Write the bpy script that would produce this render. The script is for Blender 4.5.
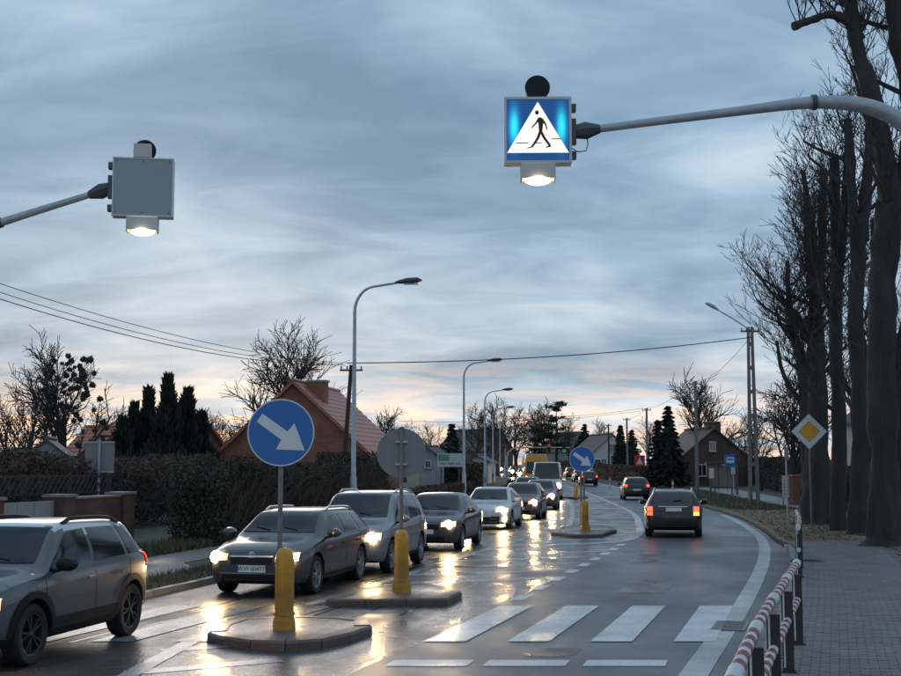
import bpy, bmesh, math, random
from mathutils import Vector, Matrix, noise
from mathutils.bvhtree import BVHTree
from math import radians, sin, cos, pi, sqrt, atan2

for o in list(bpy.data.objects):
    bpy.data.objects.remove(o, do_unlink=True)
SC = bpy.context.scene
COL = SC.collection

# ------------------------------------------------------------------ camera
F = 1250.0            # focal length in photograph pixels (901 wide)
CAM_Z = 2.15
PITCH = math.atan((467 - 338) / F)
cam_d = bpy.data.cameras.new('camera')
cam = bpy.data.objects.new('camera', cam_d)
COL.objects.link(cam)
cam.location = (0, 0, CAM_Z)
cam.rotation_euler = (pi / 2 + PITCH, 0, 0)
cam_d.sensor_width = 36
cam_d.lens = 36 * F / 901
cam_d.clip_end = 3000
SC.camera = cam

# ------------------------------------------------------------------ world: dusk sky under broken layered cloud
SUN_EL, SUN_AZ = radians(7), radians(-12)      # low ahead, a little left of the view
world = bpy.data.worlds.new('World')
SC.world = world
world.use_nodes = True
wt = world.node_tree
wt.nodes.clear()
def wn(t, **k):
    n = wt.nodes.new(t)
    for a, b in k.items():
        setattr(n, a, b)
    return n
def wl(a, b):
    wt.links.new(a, b)
def wmath(op, a, b=None, clamp=False):
    n = wn('ShaderNodeMath', operation=op, use_clamp=clamp)
    for i, v in enumerate((a, b)):
        if v is None:
            continue
        if isinstance(v, (int, float)):
            n.inputs[i].default_value = v
        else:
            wl(v, n.inputs[i])
    return n.outputs[0]
def wramp(fac, stops, interp='LINEAR'):
    n = wn('ShaderNodeValToRGB')
    n.color_ramp.interpolation = interp
    el = n.color_ramp.elements
    while len(el) < len(stops):
        el.new(0.5)
    for e, (p, c) in zip(el, stops):
        e.position = p
        e.color = (c[0], c[1], c[2], 1)
    wl(fac, n.inputs[0])
    return n.outputs[0]
def wmix(f, a, b):
    n = wn('ShaderNodeMix', data_type='RGBA')
    for i, v in ((0, f), (6, a), (7, b)):
        if isinstance(v, (int, float)):
            n.inputs[i].default_value = v
        elif isinstance(v, tuple):
            n.inputs[i].default_value = (*v, 1)
        else:
            wl(v, n.inputs[i])
    return n.outputs[2]
tc = wn('ShaderNodeTexCoord')
sep = wn('ShaderNodeSeparateXYZ')
wl(tc.outputs['Generated'], sep.inputs[0])
dx, dy, dz = sep.outputs
up = wmath('MAXIMUM', dz, 0.0)
den = wmath('ADD', up, 0.20)
cx = wmath('DIVIDE', dx, den)
cy = wmath('DIVIDE', dy, den)
def wnoise(sx, sy, scale, detail, rough, dist, off=0.0):
    cmb = wn('ShaderNodeCombineXYZ')
    wl(wmath('MULTIPLY', cx, sx), cmb.inputs[0])
    wl(wmath('MULTIPLY', cy, sy), cmb.inputs[1])
    cmb.inputs[2].default_value = off
    n = wn('ShaderNodeTexNoise')
    n.inputs['Scale'].default_value = scale
    n.inputs['Detail'].default_value = detail
    n.inputs['Roughness'].default_value = rough
    n.inputs['Distortion'].default_value = dist
    wl(cmb.outputs[0], n.inputs['Vector'])
    return n.outputs['Fac']
n_big = wnoise(1.0, 0.95, 1.15, 4, 0.46, 0.7, 3.1)
n_mid = wnoise(0.95, 1.45, 2.6, 7, 0.55, 0.6, 7.7)
n_gap = wnoise(1.6, 2.6, 1.7, 7, 0.6, 0.5, 1.3)
cl = wmath('ADD', wmath('MULTIPLY', n_big, 0.64), wmath('MULTIPLY', n_mid, 0.36))
S = 10.0     # the Background strength is 0.1
def sc_(c):
    return tuple(v * S for v in c)
high = wramp(cl, [(0.37, sc_((0.135, 0.240, 0.355))), (0.46, sc_((0.212, 0.325, 0.455))), (0.54, sc_((0.305, 0.435, 0.565))), (0.65, sc_((0.49, 0.59, 0.68)))])
low = wramp(cl, [(0.37, sc_((0.20, 0.30, 0.40))), (0.46, sc_((0.33, 0.435, 0.53))), (0.55, sc_((0.49, 0.575, 0.64))), (0.66, sc_((0.74, 0.75, 0.74)))])
elev = wramp(up, [(0.02, (0, 0, 0)), (0.21, (1, 1, 1))], 'EASE')
cloud = wmix(elev, low, high)
sky = wn('ShaderNodeTexSky', sky_type='NISHITA', sun_disc=False)
sky.sun_elevation = SUN_EL
sky.sun_rotation = SUN_AZ
sky.dust_density = 2.0
# gaps near the horizon where the sunset sky shows through
gapw = wramp(n_gap, [(0.43, (0, 0, 0)), (0.56, (1, 1, 1))])
gape = wramp(up, [(0.03, (1, 1, 1)), (0.05, (0.45, 0.45, 0.45)), (0.095, (0, 0, 0))])
gap = wmath('MULTIPLY', wmath('MULTIPLY', gapw, gape), 0.85)
warm = wmix(0.06, sc_((0.90, 0.63, 0.50)), sky.outputs[0])
allsky = wmix(gap, cloud, warm)
mixs = wmix(0.02, allsky, sky.outputs[0])
bg = wn('ShaderNodeBackground')
bg.inputs['Strength'].default_value = 0.1
wl(mixs, bg.inputs['Color'])
wo = wn('ShaderNodeOutputWorld')
wl(bg.outputs[0], wo.inputs[0])

sun_d = bpy.data.lights.new('sun', 'SUN')
sun_d.energy = 0.35
sun_d.angle = radians(25)
sun_d.color = (1.0, 0.86, 0.74)
sun = bpy.data.objects.new('sun', sun_d)
COL.objects.link(sun)
sdir = Vector((sin(SUN_AZ) * cos(SUN_EL), cos(SUN_AZ) * cos(SUN_EL), sin(SUN_EL)))
sun.rotation_euler = (-sdir).to_track_quat('-Z', 'Y').to_euler()
sun.location = (0, 0, 40)

SC.view_settings.view_transform = 'Standard'
SC.view_settings.look = 'None'
SC.view_settings.gamma = 1
SC.view_settings.use_curve_mapping = False
SC.view_settings.exposure = 0.32
SC.render.engine = 'CYCLES'
SC.cycles.use_denoising = True
SC.cycles.max_bounces = 6
SC.cycles.transparent_max_bounces = 12
SC.cycles.sample_clamp_indirect = 6

# ------------------------------------------------------------------ materials
MATS = {}
def mat(name, col, rough=0.6, metal=0.0, var=0.15, scale=4.0, bump=0.0, bscale=40.0, coat=0.0, emit=None, estr=0.0, spec=0.5, dirt=None):
    if name in MATS:
        return MATS[name]
    m = bpy.data.materials.new(name)
    m.use_nodes = True
    nt = m.node_tree
    b = nt.nodes['Principled BSDF']
    b.inputs['Roughness'].default_value = rough
    b.inputs['Metallic'].default_value = metal
    b.inputs['Specular IOR Level'].default_value = spec
    b.inputs['Coat Weight'].default_value = coat
    b.inputs['Coat Roughness'].default_value = 0.06
    t = nt.nodes.new('ShaderNodeTexCoord')
    n = nt.nodes.new('ShaderNodeTexNoise')
    n.inputs['Scale'].default_value = scale
    n.inputs['Detail'].default_value = 6
    n.inputs['Roughness'].default_value = 0.62
    nt.links.new(t.outputs['Object'], n.inputs['Vector'])
    r = nt.nodes.new('ShaderNodeValToRGB')
    e = r.color_ramp.elements
    e[0].position, e[1].position = 0.28, 0.72
    lo = dirt if dirt else tuple(c * (1 - var) for c in col)
    e[0].color = (*lo, 1)
    e[1].color = (*[min(1, c * (1 + var)) for c in col], 1)
    nt.links.new(n.outputs['Fac'], r.inputs[0])
    nt.links.new(r.outputs[0], b.inputs['Base Color'])
    mr = nt.nodes.new('ShaderNodeMapRange')
    mr.inputs['To Min'].default_value = max(0.02, rough * 0.8)
    mr.inputs['To Max'].default_value = min(1, rough * 1.2)
    nt.links.new(n.outputs['Fac'], mr.inputs[0])
    nt.links.new(mr.outputs[0], b.inputs['Roughness'])
    if bump:
        n2 = nt.nodes.new('ShaderNodeTexNoise')
        n2.inputs['Scale'].default_value = bscale
        n2.inputs['Detail'].default_value = 4
        nt.links.new(t.outputs['Object'], n2.inputs['Vector'])
        bp = nt.nodes.new('ShaderNodeBump')
        bp.inputs['Strength'].default_value = bump
        bp.inputs['Distance'].default_value = 0.02
        nt.links.new(n2.outputs['Fac'], bp.inputs['Height'])
        nt.links.new(bp.outputs[0], b.inputs['Normal'])
    if emit:
        b.inputs['Emission Color'].default_value = (*emit, 1)
        b.inputs['Emission Strength'].default_value = estr
    MATS[name] = m
    return m

def wet_mat(name, dry, wet_r=(0.10, 0.42), wet_scale=0.35, grain=90.0, bump=0.25, thr=(0.40, 0.60), stripe=None, spec=0.5, wear=None, ripple=False):
    """a paved surface partly under a film of water; wetness comes from a broad noise"""
    m = bpy.data.materials.new(name)
    m.use_nodes = True
    nt = m.node_tree
    b = nt.nodes['Principled BSDF']
    b.inputs['Specular IOR Level'].default_value = spec
    t = nt.nodes.new('ShaderNodeTexCoord')
    mp = nt.nodes.new('ShaderNodeMapping')
    mp.inputs['Scale'].default_value = (1.0, 0.45, 1.0)
    mp.inputs['Rotation'].default_value = (0, 0, 0.2)
    nt.links.new(t.outputs['Object'], mp.inputs[0])
    nw = nt.nodes.new('ShaderNodeTexNoise')
    nw.inputs['Scale'].default_value = wet_scale
    nw.inputs['Detail'].default_value = 7
    nw.inputs['Roughness'].default_value = 0.6
    nt.links.new(mp.outputs[0], nw.inputs['Vector'])
    mr = nt.nodes.new('ShaderNodeMapRange')
    mr.inputs['From Min'].default_value = thr[0]
    mr.inputs['From Max'].default_value = thr[1]
    mr.inputs['To Min'].default_value = wet_r[0]
    mr.inputs['To Max'].default_value = wet_r[1]
    nt.links.new(nw.outputs['Fac'], mr.inputs[0])
    nt.links.new(mr.outputs[0], b.inputs['Roughness'])
    ng = nt.nodes.new('ShaderNodeTexNoise')
    ng.inputs['Scale'].default_value = grain
    ng.inputs['Detail'].default_value = 3
    nt.links.new(t.outputs['Object'], ng.inputs['Vector'])
    nb = nt.nodes.new('ShaderNodeTexNoise')
    nb.inputs['Scale'].default_value = 1.3
    nb.inputs['Detail'].default_value = 8
    nb.inputs['Roughness'].default_value = 0.65
    nt.links.new(t.outputs['Object'], nb.inputs['Vector'])
    ad = nt.nodes.new('ShaderNodeMath'); ad.operation = 'ADD'
    nt.links.new(ng.outputs['Fac'], ad.inputs[0]); nt.links.new(nb.outputs['Fac'], ad.inputs[1])
    r = nt.nodes.new('ShaderNodeValToRGB')
    e = r.color_ramp.elements
    e[0].position, e[1].position = 0.35, 0.65
    hf = nt.nodes.new('ShaderNodeMath'); hf.operation = 'MULTIPLY'; hf.inputs[1].default_value = 0.5
    nt.links.new(ad.outputs[0], hf.inputs[0])
    lo = wear if wear else tuple(c * 0.62 for c in dry)
    e[0].color = (*lo, 1)
    e[1].color = (*[c * 1.25 for c in dry], 1)
    nt.links.new(hf.outputs[0], r.inputs[0])
    nt.links.new(r.outputs[0], b.inputs['Base Color'])
    bp = nt.nodes.new('ShaderNodeBump')
    bp.inputs['Strength'].default_value = bump
    bp.inputs['Distance'].default_value = 0.008
    nt.links.new(ad.outputs[0], bp.inputs['Height'])
    if ripple:
        mp2 = nt.nodes.new('ShaderNodeMapping'); mp2.inputs['Scale'].default_value = (0.7, 2.2, 1.0)
        nt.links.new(t.outputs['Object'], mp2.inputs[0])
        n3 = nt.nodes.new('ShaderNodeTexNoise'); n3.inputs['Scale'].default_value = 3.0; n3.inputs['Detail'].default_value = 3
        nt.links.new(mp2.outputs[0], n3.inputs['Vector'])
        m3 = nt.nodes.new('ShaderNodeMath'); m3.operation = 'MULTIPLY_ADD'; m3.inputs[1].default_value = 2.6
        nt.links.new(n3.outputs['Fac'], m3.inputs[0]); nt.links.new(ad.outputs[0], m3.inputs[2])
        nt.links.new(m3.outputs[0], bp.inputs['Height'])
    nt.links.new(bp.outputs[0], b.inputs['Normal'])
    MATS[name] = m
    return m

M_asphalt = wet_mat('asphalt_damp', (0.066, 0.073, 0.083), (0.30, 0.50), 0.30, 70, 0.40, spec=0.5)
M_asphalt_wet = wet_mat('asphalt_wet', (0.055, 0.057, 0.061), (0.17, 0.46), 0.8, 26, 0.85, thr=(0.38, 0.62), spec=0.5, ripple=True)
M_paint = wet_mat('road_paint', (0.58, 0.60, 0.61), (0.16, 0.45), 0.6, 60, 0.2, wear=(0.30, 0.31, 0.32))
M_paint_mid = wet_mat('road_paint_dulled', (0.40, 0.415, 0.425), (0.18, 0.5), 0.6, 40, 0.25, wear=(0.20, 0.21, 0.215))
M_paint_old = wet_mat('road_paint_worn', (0.34, 0.36, 0.37), (0.14, 0.4), 0.6, 30, 0.25, wear=(0.09, 0.095, 0.10))
M_paver = wet_mat('concrete_paver', (0.155, 0.157, 0.158), (0.42, 0.75), 0.5, 60, 0.3)
M_joint = mat('paver_joint', (0.115, 0.116, 0.116), 0.9)
M_kerb = wet_mat('kerb_concrete', (0.20, 0.20, 0.20), (0.35, 0.7), 0.8, 50, 0.3)
M_islandk = wet_mat('island_stone', (0.115, 0.078, 0.066), (0.32, 0.62), 0.9, 30, 0.4)
M_islandt = wet_mat('island_paving', (0.125, 0.09, 0.078), (0.25, 0.55), 0.9, 30, 0.4)
M_path = wet_mat('path_gravel', (0.26, 0.255, 0.25), (0.5, 0.8), 0.5, 40, 0.5)
M_path_l = wet_mat('path_pinkish', (0.21, 0.175, 0.155), (0.4, 0.8), 0.5, 40, 0.5)
M_soil = mat('verge_soil', (0.17, 0.122, 0.082), 0.9, var=0.5, scale=1.8, bump=1.0, bscale=14)
M_grassland = mat('grassland', (0.075, 0.072, 0.047), 0.95, var=0.6, scale=2.2, bump=0.8, bscale=9)
M_grass = mat('grass_blades', (0.08, 0.088, 0.045), 0.8, var=0.4, scale=3)
M_straw = mat('dead_leaves', (0.15, 0.098, 0.055), 0.85, var=0.5, scale=6)
M_bark = mat('bark', (0.034, 0.033, 0.033), 0.95, var=0.5, scale=3, bump=1.0, bscale=18)
def ridged_bark():
    nt = M_bark.node_tree
    for n in nt.nodes:
        if n.type == 'BUMP': n.inputs['Distance'].default_value = 0.06; bpn = n
    t = [n for n in nt.nodes if n.type == 'TEX_COORD'][0]
    mp = nt.nodes.new('ShaderNodeMapping'); mp.inputs['Scale'].default_value = (1.0, 1.0, 0.16)
    nt.links.new(t.outputs['Object'], mp.inputs[0])
    for n in nt.nodes:
        if n.type == 'TEX_NOISE': nt.links.new(mp.outputs[0], n.inputs['Vector']); n.inputs['Detail'].default_value = 8
ridged_bark()
M_twig = mat('twig', (0.045, 0.042, 0.041), 0.95, var=0.3)
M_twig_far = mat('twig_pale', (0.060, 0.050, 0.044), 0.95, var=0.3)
M_ever = mat('evergreen', (0.034, 0.052, 0.036), 0.9, var=0.4, scale=1.5, spec=0.2)
M_everdk = mat('evergreen_dark', (0.026, 0.038, 0.030), 0.9, var=0.4, scale=1.5, spec=0.2)
M_hedge = mat('hedge_leaf', (0.066, 0.062, 0.047), 0.95, var=0.45, scale=1.2, spec=0.2)
M_hedge_br = mat('hedge_brown', (0.105, 0.072, 0.056), 0.95, var=0.4, scale=1.2, spec=0.2)
M_mist = mat('mistletoe', (0.030, 0.040, 0.026), 0.9, var=0.4)
M_galv = mat('galvanised_steel', (0.36, 0.40, 0.44), 0.5, metal=0.35, var=0.2, scale=6)
M_pole_s = mat('sign_pole_grey', (0.17, 0.17, 0.168), 0.6, metal=0.1, var=0.25, scale=5)
M_galv_dk = mat('dark_steel', (0.07, 0.08, 0.09), 0.55, metal=0.2, var=0.25, scale=6)
M_polec = mat('pole_concrete', (0.17, 0.165, 0.16), 0.85, var=0.25, scale=3, bump=0.4)
M_polew = mat('pole_wood', (0.045, 0.036, 0.032), 0.9, var=0.3, scale=3, bump=0.5)
def grime(m, z0, z1, col, amt=0.8):
    """road spray thrown up on the lower part of a thing, broken up by noise"""
    nt = m.node_tree; b = nt.nodes['Principled BSDF']
    t = nt.nodes.new('ShaderNodeTexCoord'); s = nt.nodes.new('ShaderNodeSeparateXYZ')
    nt.links.new(t.outputs['Object'], s.inputs[0])
    n = nt.nodes.new('ShaderNodeTexNoise'); n.inputs['Scale'].default_value = 7; n.inputs['Detail'].default_value = 7; n.inputs['Roughness'].default_value = 0.7
    nt.links.new(t.outputs['Object'], n.inputs['Vector'])
    r = nt.nodes.new('ShaderNodeMapRange'); r.inputs['From Min'].default_value = z0; r.inputs['From Max'].default_value = z1
    r.inputs['To Min'].default_value = 0.62; r.inputs['To Max'].default_value = -0.1
    nt.links.new(s.outputs[2], r.inputs[0])
    a = nt.nodes.new('ShaderNodeMath'); a.operation = 'ADD'; nt.links.new(r.outputs[0], a.inputs[0]); nt.links.new(n.outputs['Fac'], a.inputs[1])
    rr = nt.nodes.new('ShaderNodeMapRange'); rr.inputs['From Min'].default_value = 0.52; rr.inputs['From Max'].default_value = 0.95; rr.inputs['To Max'].default_value = amt
    nt.links.new(a.outputs[0], rr.inputs[0])
    old = b.inputs['Base Color'].links[0].from_socket
    mx = nt.nodes.new('ShaderNodeMix'); mx.data_type = 'RGBA'
    nt.links.new(rr.outputs[0], mx.inputs[0]); nt.links.new(old, mx.inputs[6]); mx.inputs[7].default_value = (*col, 1)
    nt.links.new(mx.outputs[2], b.inputs['Base Color'])
    oldr = b.inputs['Roughness'].links[0].from_socket
    m2 = nt.nodes.new('ShaderNodeMix'); nt.links.new(rr.outputs[0], m2.inputs[0]); nt.links.new(oldr, m2.inputs[2]); m2.inputs[3].default_value = 0.8
    nt.links.new(m2.outputs[0], b.inputs['Roughness'])
    mt_ = nt.nodes.new('ShaderNodeMath'); mt_.operation = 'SUBTRACT'; mt_.inputs[0].default_value = b.inputs['Coat Weight'].default_value
    nt.links.new(rr.outputs[0], mt_.inputs[1]); mt_.use_clamp = True; nt.links.new(mt_.outputs[0], b.inputs['Coat Weight'])
    return m
M_yellow = mat('bollard_yellow', (0.66, 0.30, 0.012), 0.42, var=0.12, scale=3, dirt=(0.36, 0.17, 0.02), coat=0.2)
grime(M_yellow, 0.0, 1.1, (0.12, 0.085, 0.045), 0.35)
M_signblue = mat('sign_blue', (0.014, 0.135, 0.43), 0.4, var=0.06)
M_signwhite = mat('sign_white', (0.62, 0.66, 0.70), 0.45, var=0.05)
M_signgrey = mat('sign_back_grey', (0.20, 0.205, 0.21), 0.55, metal=0.1, var=0.12, scale=3)
M_signyel = mat('sign_amber', (0.75, 0.36, 0.02), 0.45, var=0.06)
M_signred = mat('sign_red', (0.55, 0.03, 0.025), 0.45, var=0.06)
M_black = mat('black_plastic', (0.012, 0.012, 0.013), 0.55, var=0.3, spec=0.25)
M_rubber = mat('tyre_rubber', (0.014, 0.014, 0.015), 0.75, var=0.3)
M_glass = mat('car_glass', (0.016, 0.021, 0.024), 0.035, var=0.2, spec=0.5)
def window_glass():
    m = bpy.data.materials.new('car_window_glass'); m.use_nodes = True
    nt = m.node_tree; nt.nodes.remove(nt.nodes['Principled BSDF']); out = nt.nodes['Material Output']
    tr = nt.nodes.new('ShaderNodeBsdfTransparent'); tr.inputs[0].default_value = (0.52, 0.58, 0.58, 1)
    gl = nt.nodes.new('ShaderNodeBsdfGlossy'); gl.inputs['Roughness'].default_value = 0.02
    fr = nt.nodes.new('ShaderNodeFresnel'); fr.inputs['IOR'].default_value = 1.85
    n = nt.nodes.new('ShaderNodeTexNoise'); n.inputs['Scale'].default_value = 60; n.inputs['Detail'].default_value = 3
    t = nt.nodes.new('ShaderNodeTexCoord'); nt.links.new(t.outputs['Object'], n.inputs['Vector'])
    bp = nt.nodes.new('ShaderNodeBump'); bp.inputs['Strength'].default_value = 0.05; bp.inputs['Distance'].default_value = 0.01
    nt.links.new(n.outputs['Fac'], bp.inputs['Height']); nt.links.new(bp.outputs[0], gl.inputs['Normal'])
    mx = nt.nodes.new('ShaderNodeMixShader'); nt.links.new(fr.outputs[0], mx.inputs[0]); nt.links.new(tr.outputs[0], mx.inputs[1]); nt.links.new(gl.outputs[0], mx.inputs[2])
    nt.links.new(mx.outputs[0], out.inputs[0])
    return m
M_wglass = window_glass()
M_cabin = mat('cabin_trim', (0.035, 0.035, 0.037), 0.8, var=0.2)
M_seat = mat('seat_fabric', (0.05, 0.05, 0.053), 0.9, var=0.2)
M_chrome = mat('chrome', (0.6, 0.6, 0.6), 0.18, metal=1.0, var=0.05)
M_rim = mat('alloy', (0.42, 0.43, 0.45), 0.3, metal=0.8, var=0.1)
M_rim_dk = mat('alloy_dark', (0.05, 0.05, 0.055), 0.35, metal=0.5, var=0.1)
M_lens = mat('lamp_lens', (0.35, 0.36, 0.37), 0.12, var=0.1, coat=0.6)
M_lens_lit = mat('lamp_lens_lit', (0.5, 0.45, 0.38), 0.12, emit=(1.0, 0.66, 0.30), estr=0.9, coat=0.6)
M_head = mat('headlamp_lit', (1, 0.9, 0.75), 0.3, emit=(1.0, 0.66, 0.30), estr=230)
M_head_far = mat('headlamp_lit_far', (1, 0.9, 0.75), 0.3, emit=(1.0, 0.66, 0.30), estr=140)
M_drl = mat('daylight_lamp_lit', (1, 1, 1), 0.3, emit=(0.9, 0.95, 1.0), estr=4)
M_taillens = mat('tail_lens', (0.35, 0.01, 0.008), 0.15, var=0.2, coat=0.5)
M_tail = mat('tail_lit', (0.9, 0.05, 0.02), 0.3, emit=(1.0, 0.035, 0.012), estr=2.2)
M_brake = mat('brake_lit', (0.9, 0.1, 0.03), 0.3, emit=(1.0, 0.045, 0.014), estr=4.5)
M_amber = mat('indicator_lit', (1, 0.45, 0.05), 0.3, emit=(1.0, 0.30, 0.03), estr=5.0)
M_plate = mat('plate_white', (0.68, 0.68, 0.66), 0.45, var=0.05)
M_ink = mat('plate_ink', (0.01, 0.01, 0.01), 0.6, var=0.1)
M_euro = mat('plate_blue', (0.01, 0.03, 0.25), 0.5, var=0.1)
M_brick = None
def brick_mat(name, c1, c2, mortar, scale=4.0, bump=0.5):
    m = bpy.data.materials.new(name)
    m.use_nodes = True
    nt = m.node_tree
    b = nt.nodes['Principled BSDF']
    b.inputs['Roughness'].default_value = 0.85
    t = nt.nodes.new('ShaderNodeTexCoord')
    s = nt.nodes.new('ShaderNodeSeparateXYZ')
    nt.links.new(t.outputs['Object'], s.inputs[0])
    a = nt.nodes.new('ShaderNodeMath'); a.operation = 'ADD'
    nt.links.new(s.outputs[0], a.inputs[0]); nt.links.new(s.outputs[1], a.inputs[1])
    cmb = nt.nodes.new('ShaderNodeCombineXYZ')
    nt.links.new(a.outputs[0], cmb.inputs[0]); nt.links.new(s.outputs[2], cmb.inputs[1])
    br = nt.nodes.new('ShaderNodeTexBrick')
    br.inputs['Scale'].default_value = scale
    br.inputs['Color1'].default_value = (*c1, 1)
    br.inputs['Color2'].default_value = (*c2, 1)
    br.inputs['Mortar'].default_value = (*mortar, 1)
    br.inputs['Mortar Size'].default_value = 0.015
    br.inputs['Brick Width'].default_value = 1.0
    br.inputs['Row Height'].default_value = 0.3
    nt.links.new(cmb.outputs[0], br.inputs['Vector'])
    n = nt.nodes.new('ShaderNodeTexNoise')
    n.inputs['Scale'].default_value = 1.2
    n.inputs['Detail'].default_value = 7
    nt.links.new(t.outputs['Object'], n.inputs['Vector'])
    mx = nt.nodes.new('ShaderNodeMix'); mx.data_type = 'RGBA'; mx.blend_type = 'MULTIPLY'
    mx.inputs[0].default_value = 0.7
    r = nt.nodes.new('ShaderNodeValToRGB')
    r.color_ramp.elements[0].position = 0.3; r.color_ramp.elements[0].color = (0.45, 0.43, 0.42, 1)
    r.color_ramp.elements[1].position = 0.7; r.color_ramp.elements[1].color = (1, 1, 1, 1)
    nt.links.new(n.outputs['Fac'], r.inputs[0])
    nt.links.new(br.outputs['Color'], mx.inputs[6]); nt.links.new(r.outputs[0], mx.inputs[7])
    nt.links.new(mx.outputs[2], b.inputs['Base Color'])
    bp = nt.nodes.new('ShaderNodeBump'); bp.inputs['Strength'].default_value = bump; bp.inputs['Distance'].default_value = 0.01
    bp.invert = True
    nt.links.new(br.outputs['Fac'], bp.inputs['Height'])
    nt.links.new(bp.outputs[0], b.inputs['Normal'])
    MATS[name] = m
    return m
M_brick = brick_mat('red_brick', (0.34, 0.145, 0.09), (0.25, 0.11, 0.075), (0.22, 0.18, 0.16))
M_brick_dk = brick_mat('dark_brick', (0.21, 0.105, 0.075), (0.15, 0.080, 0.062), (0.17, 0.15, 0.14))
M_brick_bn = brick_mat('brown_brick', (0.125, 0.062, 0.047), (0.09, 0.050, 0.040), (0.11, 0.095, 0.085))
M_rooft = mat('clay_tile', (0.38, 0.125, 0.085), 0.42, var=0.35, scale=2.0, bump=0.3)
M_roofd = mat('dark_tile', (0.085, 0.068, 0.062), 0.6, var=0.3, scale=2.0)
M_plaster = mat('plaster_white', (0.50, 0.50, 0.49), 0.85, var=0.12, scale=0.8)
M_plaster_g = mat('plaster_grey', (0.26, 0.27, 0.28), 0.85, var=0.15, scale=0.8)
M_wframe = mat('window_frame', (0.55, 0.55, 0.54), 0.5)
M_pane = mat('window_pane', (0.02, 0.025, 0.03), 0.08, spec=0.8)
M_gate = mat('grey_sheet_gate', (0.24, 0.27, 0.29), 0.55, var=0.15, scale=2)
M_slat = mat('slat_blue_grey', (0.075, 0.095, 0.12), 0.5)
M_redpaint = mat('rail_red', (0.21, 0.022, 0.026), 0.5, var=0.3, scale=8)
M_whitepaint = mat('rail_white', (0.55, 0.57, 0.58), 0.5, var=0.15, scale=8)
M_postdk = mat('rail_post', (0.030, 0.022, 0.024), 0.55, var=0.4, scale=6)

# ------------------------------------------------------------------ object helpers
def link(name, me, m=None, parent=None, loc=None, rotz=0.0):
    o = bpy.data.objects.new(name, me)
    COL.objects.link(o)
    if m is not None and me is not None and not me.materials:
        me.materials.append(m)
    if parent is not None:
        o.parent = parent
    if loc is not None:
        o.location = loc
    o.rotation_euler = (0, 0, rotz)
    return o
def tag(o, label, cat, group=None):
    o['label'] = label
    o['category'] = cat
    if group:
        o['group'] = group
    return o
def thing(name, label, cat, loc=(0, 0, 0), rotz=0.0, group=None):
    o = bpy.data.objects.new(name, None)
    COL.objects.link(o)
    o.location = loc
    o.rotation_euler = (0, 0, rotz)
    o.empty_display_size = 0.1
    return tag(o, label, cat, group)
def struct(o):
    o['kind'] = 'structure'
    return o
def stuff(o):
    o['kind'] = 'stuff'
    return o
def copy_tree(o, parent=None):
    c = o.copy()
    COL.objects.link(c)
    if parent is not None:
        c.parent = parent
    for ch in o.children:
        copy_tree(ch, c)
    return c

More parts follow.
